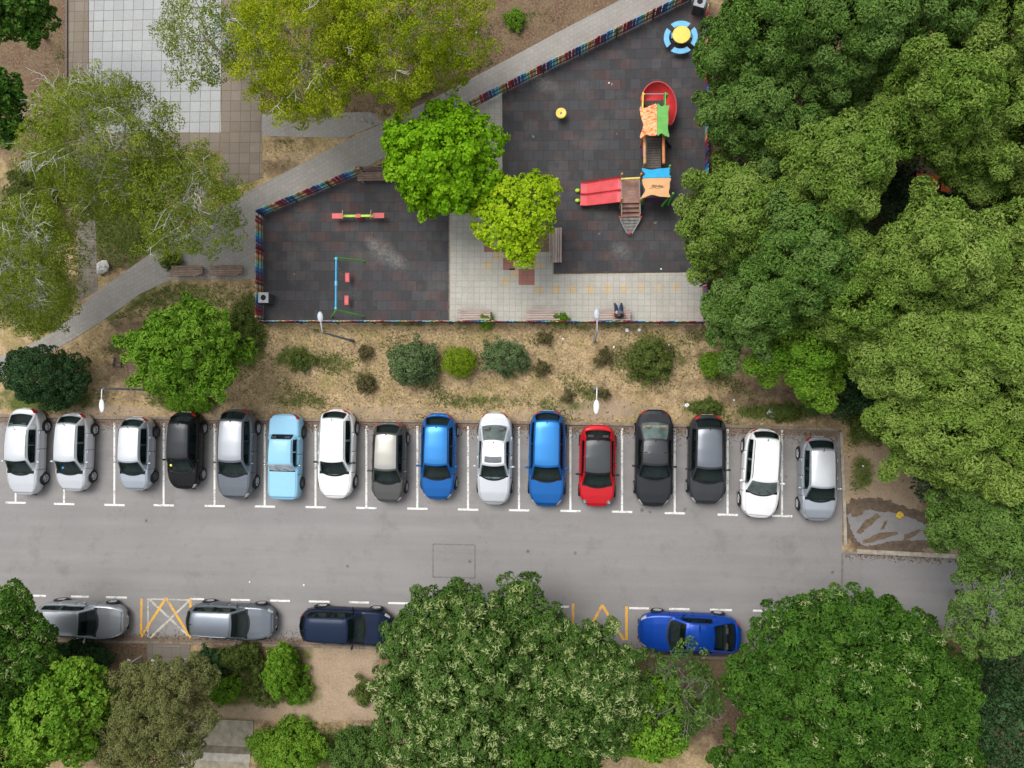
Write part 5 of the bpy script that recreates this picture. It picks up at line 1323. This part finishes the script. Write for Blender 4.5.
def make_tree(name, px, py, zc, rx, ry, label, leaf, bark, seed, rz=None, n_lobes=7, cr=.38, per=60, size=.16, aspect=.5, jit=.45, dens=1.0, cat='tree', group='trees around the car park and playground',
              lobes=None, flower=None, twig=0, trunk_r=None, twig_r=.02, flat=.75, top=True, sparse=1.0, limbs=None, fl_dens=.3, inner=.25, outw=True, zmin=None, lean=(0, 0), fl_size=.2, rag=.12, sprig=0):
    rg = np.random.default_rng(seed)
    zc = zc*(.66 if zc > 6.4 else .85 if zc > 4 else 1)
    c = gp(px, py, zc); m = mpp(zc)
    g0 = gp(px, py, 0); lean = (lean[0]+(g0.x-c.x)*.55, lean[1]+(g0.y-c.y)*.55)
    Rx, Ry = rx*m, ry*m; Rz = rz or min(Rx, Ry)*.95
    root = empty(name, (c.x+lean[0], c.y+lean[1], 0), 0, label, cat, group)
    off = np.array([-lean[0], -lean[1], zc])
    lo = lobes_for(rg, Rx, Ry, Rz, n_lobes, top) if lobes is None else [(np.array([x*Rx, y*Ry, z*Rz]), np.array([q*Rx, q*Ry, max(q*Rz, .5*q*Rx)])) for x, y, z, q in lobes]
    lo = [(q+off, r_) for q, r_ in lo]
    C, D, T = clumps_on(rg, lo, cr, dens, 1.12, rag)
    T = np.clip(T+rg.uniform(-.15, .3), 0, 1)
    if sparse < 1: k = rg.random(len(C)) < sparse; C, D, T = C[k], D[k], T[k]
    if sprig:                                                     # single shoots that reach out of the crown
        low = np.where((D[:, 2] < .55))[0]
        pick = low[rg.permutation(len(low))[:sprig]]
        nC, nD, nT = [], [], []
        for k in pick:
            v = D[k]*np.array([1, 1, .35])+rg.normal(0, .3, 3); v /= np.linalg.norm(v)
            for j in range(rg.integers(1, 4)): nC.append(C[k]+v*cr*(.75+.75*j)); nD.append(v); nT.append(min(1, T[k]+.15))
        if nC: C, D, T = np.concatenate([C, nC]), np.concatenate([D, nD]), np.concatenate([T, nT])
    C[:, 2] = np.maximum(C[:, 2], .25)
    P, N, d, tone = fill(rg, C, D, T, cr, per, flat)
    if inner:                                                     # looser leaves inside the crown
        k = int(len(P)*inner); li = rg.integers(0, len(lo), k)
        cc = np.array([q for q, _ in lo])[li]; rr = np.array([r_ for _, r_ in lo])[li]
        u = unit(rg.normal(size=(k, 3)))*(rg.random((k, 1))**.5)*.8
        P = np.concatenate([P, cc+u*rr]); N = np.concatenate([N, unit(u+np.array([0, 0, 1.0]))]); d = np.concatenate([d, u]); tone = np.concatenate([tone, rg.random(k)*.2])
    P[:, 2] = np.maximum(P[:, 2], .12)
    cr_o = leaf_mesh('crown', rg, P, N, size, aspect, jit, leaf, root, tone, d if outw else None)
    # trunk and limbs
    mb = MB(); tr = trunk_r or max(.05, .014*zc+.035*min(Rx, Ry))
    top_p = np.array([off[0]*.7, off[1]*.7, max(.3, zc-.35*Rz)])
    fork = top_p*np.array([.5, .5, .62])
    limb_tube(mb, rg, (0, 0, -.05), fork, tr, tr*.75, 0, 5, .02, 8); limb_tube(mb, rg, fork, top_p, tr*.75, tr*.4, 0, 4, .03, 7)
    for q, r_ in lo:
        pts = limb_tube(mb, rg, fork+(top_p-fork)*rg.random()*.8, q+np.array([0, 0, -.1*r_[2]]), tr*.42, tr*.12, .05, 6, .05, 6)
        near = np.argsort(np.linalg.norm(C-q, axis=1))[:10 if limbs is None else limbs]
        for k in near[rg.permutation(len(near))[:7 if limbs is None else limbs]]:
            limb_tube(mb, rg, pts[rg.integers(3, 6)], C[k], tr*.12, .008, .03, 4, .07, 4)
    if twig:                                                      # bare white branches reaching through the leaves
        tb = mb
        for q, r_ in lo:
            for k in range(twig):
                a = rg.uniform(0, 6.28); base = q+np.array([0, 0, r_[2]*.2]); dirv = np.array([math.cos(a), math.sin(a), rg.uniform(.12, .5)])
                tip = base+dirv*r_*np.array([1.05, 1.05, 1.1]); tip[2] = q[2]+r_[2]*rg.uniform(.95, 1.3)
                pts = limb_tube(tb, rg, base, tip, twig_r*1.9, twig_r*.5, .06, 7, .045, 5)
                for j in range(3):
                    s0 = pts[rg.integers(2, 7)]; b2 = a+rg.choice([-1, 1])*rg.uniform(.4, 1.0); l2 = rg.uniform(.25, .6)*np.mean(r_[:2])
                    p2 = limb_tube(tb, rg, s0, s0+np.array([math.cos(b2)*l2, math.sin(b2)*l2, rg.uniform(-.05, .3)*l2]), twig_r*.8, twig_r*.3, .05, 4, .08, 4)
                    b3 = b2+rg.choice([-1, 1])*.8; limb_tube(tb, rg, p2[2], p2[2]+np.array([math.cos(b3)*l2*.5, math.sin(b3)*l2*.5, .1*l2]), twig_r*.5, twig_r*.22, .03, 3, .06, 3)
    mb.build('trunk', bark, root, True)
    if flower:
        k = C[:, 2] > np.percentile(C[:, 2], 20); k &= rg.random(len(C)) < fl_dens
        Pf, Nf, df, tf = fill(rg, C[k]+np.array([0, 0, cr*.42]), D[k]+np.array([0, 0, .8]), T[k], cr*.85, 15, flat)
        leaf_mesh('blossom', rg, Pf, unit(Nf*.5+np.array([0, 0, .7])), fl_size, .30, .35, flower, root, tf, df)
    return root

# --- the wood on the right
ROB = dict(leaf=L_ROB, bark=M_BARK, cr=.40, per=300, size=.15, aspect=.45, jit=.48, inner=.14, flat=.9, n_lobes=7, limbs=2, rag=.16, sparse=.84, sprig=16)
W = 'trees of the dense wood'
def wood(px, py, zc, rx, ry, label, seed, leaf=L_ROB, **k):
    rx *= .88; ry *= .88
    kw = dict(ROB); kw.update(leaf=leaf, rz=min(rx, ry)*mpp(6)*1.25); kw.update(k); return make_tree('locust_tree', px, py, zc, rx, ry, label, seed=seed, group=W, **kw)
wood(757, 45, 9.0, 58, 62, 'dark green tree leaning over the fence right of the yellow table', 1, L_ROBD)
wood(748, 118, 8.0, 46, 40, 'dark green tree at the edge of the wood right of the green roof panel', 21, L_ROBD, n_lobes=5)
wood(850, 40, 9.5, 64, 62, 'deep green tree near the top edge of the wood', 2, L_ROBD)
wood(925, 20, 10.0, 60, 56, 'greyish green tree at the top edge of the wood, second from the right corner', 3, L_ROBD)
wood(1005, 40, 10.0, 60, 62, 'green tree in the top right corner of the wood', 4)
wood(930, 112, 11.0, 62, 56, 'light green tree in the upper wood above the orange hut', 5)
wood(1005, 140, 10.0, 54, 58, 'pale green tree at the right edge of the wood, level with the orange hut', 6)
wood(732, 222, 8.0, 52, 60, 'light green rounded tree overhanging the right side of the slide area', 7)
wood(838, 178, 11.5, 56, 58, 'light green domed tree in the middle of the wood', 8)
wood(790, 262, 9.0, 66, 76, 'darker bluish green tree over the right end of the plaza', 9, L_ROBD)
wood(744, 314, 6.0, 42, 34, 'low dark green tree at the end of the dry grass strip by the fence', 22, L_ROBD, n_lobes=5)
wood(918, 265, 12.0, 76, 60, 'broad pale green tree just below the orange hut', 10)
wood(858, 300, 10.0, 50, 56, 'green rounded tree in the lower middle of the wood', 11)
wood(1000, 255, 10.0, 44, 60, 'green tree at the right edge below the dark gap', 23)
wood(801, 357, 5.0, 38, 34, 'low fresh green tree at the lower left edge of the wood', 12, leaf=L_WAL, n_lobes=5, size=.14)
wood(905, 350, 10.5, 60, 54, 'mid green tree above the muddy corner', 13)
wood(975, 360, 11.5, 70, 66, 'broad light green tree at the right edge of the wood, mid height', 14)
wood(940, 425, 10.0, 62, 50, 'green tree overhanging the bare ground right of the parking bays', 15)
wood(1005, 450, 10.5, 48, 58, 'green tree at the right edge above the road end', 16)
wood(985, 520, 9.0, 54, 44, 'green tree hanging over the kerb at the end of the road', 17, L_ROBD)
wood(985, 605, 7.5, 46, 52, 'thin loose tree over the road end through whose gaps the asphalt shows', 18, sparse=.45, inner=.03, limbs=5, cr=.26, per=70, n_lobes=7, leaf=L_ROBD)
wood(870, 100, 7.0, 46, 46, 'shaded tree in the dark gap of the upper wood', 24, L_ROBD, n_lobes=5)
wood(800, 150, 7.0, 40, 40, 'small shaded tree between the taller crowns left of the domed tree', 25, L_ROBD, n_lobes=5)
# --- maples and the other single trees by the playground
make_tree('maple_tree', 439, 161, 4.6, 57, 54, 'round bright green maple at the corner of the seesaw area', L_MAPLE, M_BARK, 31, n_lobes=10, rag=.24, sprig=18, sparse=.74, cr=.25, per=36, size=.17, aspect=.85, jit=.4, rz=1.9, inner=.25, limbs=2)
make_tree('maple_tree', 516, 219, 3.6, 44, 43, 'young yellow green maple on the plaza with uneven outline', L_YMAPLE, M_BARK, 32, n_lobes=7, cr=.22, per=28, size=.16, aspect=.85, jit=.35, rz=1.2, inner=.12, sprig=12, sparse=.85,
          lobes=[(-.55, .1, 0, .42), (-.2, .45, .2, .42), (.35, .55, .1, .40), (.72, .62, -.1, .28), (0, -.05, .4, .45), (.42, .05, .1, .40), (.1, -.55, 0, .36), (.12, -.85, -.2, .24), (-.35, -.3, .1, .38), (.3, -.45, -.2, .25)])
make_tree('walnut_tree', 190, 350, 3.8, 56, 50, 'leafy mid green tree on the grass above the black hatchback', L_WAL, M_GBARK, 33, n_lobes=8, cr=.30, per=50, size=.22, aspect=.38, jit=.4, rz=1.7, sparse=.66, sprig=26, inner=.2, limbs=2, rag=.28)
make_tree('evergreen_bush', 49, 378, 1.5, 46, 31, 'dense dark green bush between the path and the first silver cars', L_DARK, M_BARK, 34, cat='bush', group='bushes', n_lobes=8, cr=.24, per=75, size=.13, aspect=.4, rz=1.3)
# --- birches with silvery branches
BI = dict(rag=.26, sprig=36, limbs=3, bark=M_WBARK, size=.095, aspect=.6, jit=.5, inner=.05)
make_tree('birch_tree', 105, 150, 8.5, 74, 70, 'large silvery branched birch over the lower edge of the white slab court', L_BIRCH, seed=41, n_lobes=9, cr=.34, per=60, twig=8, sparse=.72, twig_r=.015, dens=1.2, **BI)
make_tree('birch_tree', 188, 205, 7.5, 58, 56, 'loose birch with drooping twigs over the paved path by the two brown benches', L_BIRCH, seed=42, n_lobes=8, cr=.33, per=46, twig=4, sparse=.74, dens=1.1, twig_r=.014, **BI)
make_tree('birch_tree', 20, 262, 8.0, 66, 74, 'birch with white bare branches at the left edge beside the path', L_BIRCH, seed=43, n_lobes=9, cr=.34, per=60, twig=8, sparse=.72, twig_r=.015, dens=1.1, **BI)
make_tree('birch_tree', 206, 38, 8.0, 44, 46, 'sparse birch through which the white slabs show', L_BIRCH, seed=44, n_lobes=7, cr=.30, per=34, twig=3, sparse=.6, twig_r=.013, **BI)
make_tree('birch_tree', 302, 46, 8.5, 68, 74, 'dense yellow green birch at the top, left one of two', L_YBIRCH, seed=45, n_lobes=10, cr=.34, per=80, sparse=.62, twig=2, twig_r=.02, dens=1.15, rag=.28, sprig=44, bark=M_WBARK, limbs=3, size=.10, aspect=.6, jit=.5, inner=.1)
make_tree('birch_tree', 402, 28, 8.0, 76, 70, 'dense yellow green birch at the top, right one of two over bare soil', L_YBIRCH, seed=46, n_lobes=10, cr=.34, per=90, twig=1, twig_r=.02, dens=1.1, sparse=.58, rag=.28, sprig=44, bark=M_WBARK, limbs=3, size=.10, aspect=.6, jit=.5, inner=.1)
make_tree('maple_tree', 12, 14, 6.0, 40, 30, 'deep green tree in the top left corner', L_CHEST, M_BARK, 47, n_lobes=6, cr=.3, per=50, size=.18, aspect=.7)
make_tree('maple_tree', 2, 108, 6.0, 24, 40, 'deep green tree cut by the left edge of the view', L_CHEST, M_BARK, 48, n_lobes=6, cr=.3, per=50, size=.18, aspect=.7)
# --- lower edge
LI = dict(leaf=L_LIND, bark=M_GBARK, cr=.27, per=70, size=.15, aspect=.5, jit=.4, inner=.25, limbs=2, rag=.26, sparse=.72, sprig=46, flower=L_BRACT, fl_size=.17)
make_tree('linden_tree', 474, 670, 7.0, 104, 88, 'large linden covered in pale blossom over the two half hidden cars', seed=51, n_lobes=11, fl_dens=.5, rz=2.9,
          lobes=[(0, .1, .35, .42), (-.52, .22, -.1, .32), (-.66, -.25, -.1, .28), (-.35, .45, -.2, .32), (.10, .45, -.1, .34), (.42, .82, -.3, .18), (.36, .66, -.2, .2), (-.28, .74, -.45, .15), (.56, .34, -.2, .32), (.66, -.05, 0, .40), (.45, -.5, 0, .40), (-.1, -.55, .2, .42), (-.5, -.7, -.1, .38), (.15, -.95, -.1, .38)], **LI)
make_tree('linden_tree', 588, 694, 6.6, 56, 60, 'pale blossoming linden right of the large one, by the yellow zigzag', seed=52, n_lobes=7, fl_dens=.65, **LI)
make_tree('chestnut_tree', 852, 698, 7.0, 108, 90, 'large deep green tree with sparse pale tips, right of the royal blue car', L_CHEST, M_GBARK, 53, n_lobes=12, cr=.30, per=75, size=.18, inner=.25, limbs=2, rag=.26, sparse=.72, sprig=40, aspect=.48, jit=.4, flower=L_BRACT, fl_dens=.16, rz=3.0, fl_size=.14,
          lobes=[(0, .05, .35, .40), (-.70, .15, -.1, .30), (-.45, .60, -.1, .32), (0, .72, -.1, .34), (.42, .55, -.1, .30), (.70, .15, -.2, .32), (.80, -.3, -.2, .28), (.50, -.55, 0, .36), (0, -.6, .1, .42), (-.5, -.5, .1, .38), (-.78, -.75, -.2, .30), (.85, -.85, -.3, .30), (.35, -.95, -.1, .34), (-.2, -.95, -.1, .34)])
make_tree('chestnut_tree', 10, 662, 7.0, 54, 74, 'dense tree with pale blossom at the left edge beside the first lower car', L_CHEST, M_GBARK, 54, n_lobes=8, cr=.31, per=75, size=.17, aspect=.55, flower=L_BRACT, fl_dens=.5, fl_size=.14)
make_tree('maple_tree', 66, 712, 5.5, 54, 52, 'bright green leafy tree at the bottom left, next to the olive green conifer', L_WAL, M_BARK, 55, n_lobes=8, cr=.32, per=60, size=.18, aspect=.7)
make_tree('conifer_tree', 158, 711, 5.0, 58, 51, 'olive green feathery conifer below the yellow zigzag marking', L_OLIVE, M_BARK, 56, n_lobes=11, limbs=2, rag=.24, sprig=24, sparse=.8, cr=.25, per=110, size=.12, aspect=.35, jit=.5, flat=.9, inner=.1,
          lobes=[(-.5, .55, -.1, .28), (-.1, .62, 0, .30), (.25, .68, 0, .26), (.62, .60, -.3, .26), (-.75, .25, -.2, .24), (-.3, .15, .3, .30), (.25, .2, .2, .32), (-.7, -.35, 0, .32), (-.25, -.4, .3, .34), (.25, -.3, .1, .34), (.65, -.25, -.2, .28), (-.65, -.85, -.1, .34), (-.1, -.9, 0, .34), (.4, -.75, -.2, .28)])
make_tree('thin_tree', 680, 690, 4.5, 44, 42, 'thin tree with bare grey twigs below the royal blue car', L_LIND, M_GBARK, 57, n_lobes=7, cr=.26, per=24, size=.16, aspect=.55, sparse=.6, inner=.05, twig=7, twig_r=.014)
make_tree('maple_tree', 655, 718, 4.2, 44, 46, 'mid green small tree between the blossoming lindens and the thin bare one', L_WAL, M_BARK, 58, n_lobes=6, cr=.27, per=45, size=.15, aspect=.6, sparse=.8)
make_tree('maple_tree', 14, 752, 4.0, 40, 34, 'bright green low tree in the bottom left corner', L_WAL, M_BARK, 62, n_lobes=6, cr=.3, per=50, size=.18, aspect=.6)
make_tree('chestnut_tree', 540, 748, 5.0, 60, 40, 'deep green lower tree at the bottom edge under the blossoming lindens', L_CHEST, M_BARK, 59, n_lobes=7, cr=.3, per=60, size=.18, aspect=.55)
make_tree('evergreen_tree', 1012, 735, 4.0, 36, 44, 'dark bluish green tree in the bottom right corner', L_DARK, M_BARK, 60, n_lobes=6, cr=.3, per=36, size=.15, aspect=.5)
make_tree('evergreen_tree', 1016, 668, 2.6, 26, 30, 'dark low tree in the shade at the right edge under the loose tree', L_DARK, M_BARK, 61, n_lobes=5, cr=.28, per=34, size=.14, aspect=.5)
# --- dark-leaved shrubs added so that gaps in the wood look shaded
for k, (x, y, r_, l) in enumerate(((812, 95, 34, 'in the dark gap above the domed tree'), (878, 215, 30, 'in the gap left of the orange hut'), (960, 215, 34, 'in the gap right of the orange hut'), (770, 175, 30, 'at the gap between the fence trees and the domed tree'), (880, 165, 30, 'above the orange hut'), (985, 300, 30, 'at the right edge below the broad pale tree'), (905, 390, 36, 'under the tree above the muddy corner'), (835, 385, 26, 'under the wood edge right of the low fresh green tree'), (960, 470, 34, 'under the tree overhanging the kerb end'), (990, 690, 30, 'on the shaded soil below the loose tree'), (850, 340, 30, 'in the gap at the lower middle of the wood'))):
    make_tree('gap_fill_shrub', x, y, 1.3, r_*1.25, r_*1.15, 'dark shaded shrub '+l, L_DARK, M_BARK, 120+k, cat='shrub', group='undergrowth of the wood', n_lobes=6, cr=.3, per=26, size=.16, aspect=.5, rz=1.1)
# --- bushes
def bush(px, py, r, h, label, leaf, seed, ry=None, **k):
    kw = dict(n_lobes=6, cr=.16, per=45, limbs=3, rag=.28, sprig=9, size=.10, aspect=.45, rz=h*.75, trunk_r=.04); kw.update(k)
    return make_tree(kw.pop('name', 'bush'), px, py, h*.55, r, ry or r*.9, label, leaf, M_BARK, seed, cat='bush', group='bushes', **kw)
bush(413, 364, 25, 1.3, 'grey green round bush on the dry grass, largest of the three in a row', L_GREYG, 71)
bush(459, 362, 16.5, 1.1, 'small dense lime green bush between the two grey green ones', L_LIME, 72, cr=.14, per=34, size=.07)
bush(506, 356, 24, 1.1, 'loose grey green bush right of the lime one', L_GREYG, 73, sparse=.55, ry=19)
bush(650, 360, 21, 1.0, 'loose thin green bush on the dry grass above the charcoal saloon', L_HERB, 74, sparse=.55, ry=22)
bush(713, 364, 12, .7, 'small dark green shrub on the dry grass near the wood', L_WAL, 75, cr=.12, size=.08)
bush(283, 672, 17, 1.3, 'upright green shrub beside the dirt path', L_WAL, 76, ry=27, size=.12)
bush(226, 690, 14, 1.0, 'small bright green shrub beside the olive conifer', L_WAL, 77, size=.1)
bush(296, 690, 12, .6, 'small shrub on the soil at the edge of the bare dirt', L_WAL, 96, ry=14, sparse=.6)
bush(252, 665, 16, .5, 'low dark green plants below the gap between the two lower estate cars', L_HERB, 97, ry=10, sparse=.6)
bush(366, 690, 9, .4, 'grass tuft on the bare dirt beside the large linden', L_HERB, 98, ry=12, sparse=.6)
bush(262, 690, 22, .5, 'low sprawling plants on the soil above the dirt path', L_HERB, 78, sparse=.4, ry=16)
bush(290, 748, 38, 1.2, 'wide green hedge bush below the dirt path next to the concrete steps', L_WAL, 79, ry=24, n_lobes=9, size=.12, cr=.2)
bush(358, 752, 30, 1.1, 'dark green bush at the bottom edge between the slab and the linden', L_LIND, 80, ry=22, size=.13, cr=.2)
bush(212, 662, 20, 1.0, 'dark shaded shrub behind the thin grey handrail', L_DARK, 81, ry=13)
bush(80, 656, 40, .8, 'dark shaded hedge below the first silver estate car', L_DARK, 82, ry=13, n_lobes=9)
bush(240, 655, 20, 1.0, 'green shrub below the steel grey estate car', L_HERB, 83, ry=10)
bush(785, 413, 14, .5, 'low twiggy weed clump behind the kerb of the askew white estate car', L_HERB, 84, ry=7, cr=.1, size=.06)
bush(866, 420, 18, .6, 'low weeds at the edge of the wood beside the last bay', L_HERB, 85, ry=26, sparse=.5)
bush(187, 404, 24, .5, 'green weeds behind the black hatchback', L_WAL, 86, ry=8, cr=.12, size=.09)
bush(706, 408, 14, .4, 'bright weeds behind the dark grey hatchback', L_HERB, 87, ry=6, cr=.1, size=.08)
bush(240, 335, 18, .6, 'soft green shrub below the corner of the left picket fence', L_HERB, 88, ry=30, sparse=.5)
bush(302, 360, 14, .4, 'low weeds around the broken grey frame', L_HERB, 89, ry=9, sparse=.5, cr=.1, size=.07)
bush(560, 320, 9, .5, 'small green weed growing through the fence beside the middle bench', L_WAL, 90, ry=5, cr=.09, size=.07)
bush(487, 322, 7, .5, 'small green weed at the fence beside the bench nearest the swing area', L_WAL, 91, ry=5, cr=.09, size=.07)
bush(30, 200, 34, .8, 'patch of tall green weeds under the birches at the left', L_HERB, 92, ry=40, sparse=.4)
bush(515, 20, 9, .4, 'green weed tuft on the brown soil above the path', L_WAL, 93, cr=.1, size=.08)
bush(172, 262, 10, .4, 'weeds by the path left of the brown benches', L_HERB, 94, ry=8, cr=.1, size=.07)
bush(950, 700, 16, .6, 'low dark plants on bare soil at the bottom right', L_DARK, 95, ry=20, sparse=.5)

# --- grass that nobody could count
def in_poly(q, poly):
    x, y = q[:, 0], q[:, 1]; ins = np.zeros(len(q), bool); n = len(poly)
    for i in range(n):
        x0, y0 = poly[i]; x1, y1 = poly[(i+1) % n]
        c = ((y0 > y) != (y1 > y)); xx = x0+(y-y0)*(x1-x0)/(y1-y0 if y1 != y0 else 1e-9)
        ins ^= c & (x < xx)
    return ins
GR_OK = [[(-40, 440), (-40, 388), (0, 384), (72, 346), (140, 300), (172, 284), (260, 284), (260, 328), (705, 328), (760, 330), (900, 380), (960, 440), (955, 500), (900, 494), (850, 494), (846, 430), (838, 427), (500, 419.5), (0, 413.5)],
         [(-40, 340), (20, 345), (95, 288), (165, 240), (215, 200), (215, 155), (95, 155), (-40, 120)], [(264, 140), (340, 140), (300, 160), (262, 180)], [(372, 125), (436, 93), (520, 50), (615, -2), (400, -20), (264, 60), (264, 108)],
         [(-40, 648), (140, 648), (140, 690), (40, 760), (-40, 760)], [(195, 650), (300, 652), (300, 695), (200, 700)], [(256, 722), (340, 722), (400, 790), (256, 790)], [(900, 640), (1040, 640), (1040, 780), (900, 780)], [(-40, -20), (64, -20), (64, 160), (-40, 160)]]
def grass(name, n, want, leaf, seed, hgt, wid):
    rg = np.random.default_rng(seed)
    P = np.stack([rg.uniform(-28, 26, n), rg.uniform(-19.5, 19.5, n), np.full(n, .0)], 1)
    q = proj(P); ok = np.zeros(n, bool)
    for po in GR_OK: ok |= in_poly(q, po)
    P = P[ok]; z = zone_at(P)
    pr = want(z, rg.normal(0, .12, len(P)), np.sin(P[:, 0]*1.3+2*np.sin(P[:, 1]*.9))*np.sin(P[:, 1]*1.7+P[:, 0]*.4))
    P = P[rg.random(len(P)) < pr]; n = len(P)
    a = rg.uniform(0, 6.28, n); l = hgt*(.5+rg.random(n)); lean = rg.uniform(.4, 1.6, n)
    d = np.stack([np.cos(a), np.sin(a), np.zeros(n)], 1); s = np.stack([-np.sin(a), np.cos(a), np.zeros(n)], 1)*(wid*(.6+.8*rg.random(n)))[:, None]/2
    T = P+d*(l*np.sin(np.arctan(lean)))[:, None]; T[:, 2] += l*np.cos(np.arctan(lean))+.01
    B = P.copy(); B[:, 2] = .002
    V_ = np.stack([B-s, B+s, T], 1).reshape(-1, 3)
    o = np_mesh(name, V_, np.arange(3*n).reshape(-1, 3), leaf)
    at = o.data.attributes.new('tone', 'FLOAT', 'POINT'); at.data.foreach_set('value', np.repeat(np.clip(rg.normal(.2, .2, n), 0, 1), 3).astype('f'))
    return tag(o, kind='stuff')
grass('dry_grass', 420000, lambda z, e, w: np.clip(.75+.35*w-.6*z[:, 1]-.95*z[:, 2]-.5*z[:, 0]+e, .03, 1), L_STRAW, 5, .15, .022)
grass('green_grass', 1000000, lambda z, e, w: np.clip(.9*z[:, 0]-.18+1.1*np.clip(w-.38, 0, 1)-.3*z[:, 2]+e*.6, 0.015, 1), L_HERB, 6, .18, .036)

for k, (x, y, r_, l) in enumerate(((545, 338, 6, 'above the loose grey bush'), (541, 368, 7, 'below the loose grey bush'), (604, 357, 8, 'midway between the lamp and the thin green bush'), (603, 394, 5, 'beside the white lamp head'), (567, 396, 5, 'above the blue estate car'), (668, 350, 5, 'right beside the thin green bush'), (366, 384, 10, 'above the beige roofed car'), (365, 352, 7, 'left of the largest grey green bush'))):
    bush(x, y, r_, .45, 'small dry dark weed tuft '+l, L_DRYW, 140+k, name='weed_tuft', sparse=.7, cr=.09, size=.07, per=30, n_lobes=4)
def flakes(name, n, region, leaf, seed, size):
    """dead leaves blown along the kerbs: (x0, x1, offset from the kerb line, spread) in photo pixels"""
    rg = np.random.default_rng(seed); Ps = []
    for x0, x1, line, o, sp, k in region:
        x = rg.uniform(x0, x1, int(n*k)); y = np.array([lerp_curve(line, v) for v in x])+o+np.abs(rg.normal(0, sp, len(x)))*np.sign(o)
        Ps += [tuple(gp(a, b, .014)) for a, b in zip(x, y)]
    P = np.array(Ps); N = np.tile([0, 0, 1.0], (len(P), 1))
    return tag(leaf_mesh(name, rg, P, N, size, .6, .25, leaf, None, np.clip(rg.normal(.2, .2, len(P)), 0, 1)), kind='stuff')
flakes('fallen_leaves', 9000, [(0, 838, UP, 3, 6, .55), (0, 800, LO, -2, 5, .3), (845, 1000, UP2, 2, 3, .05), (870, 1000, LO2, -1, 3, .05)], L_DEAD, 8, .07)
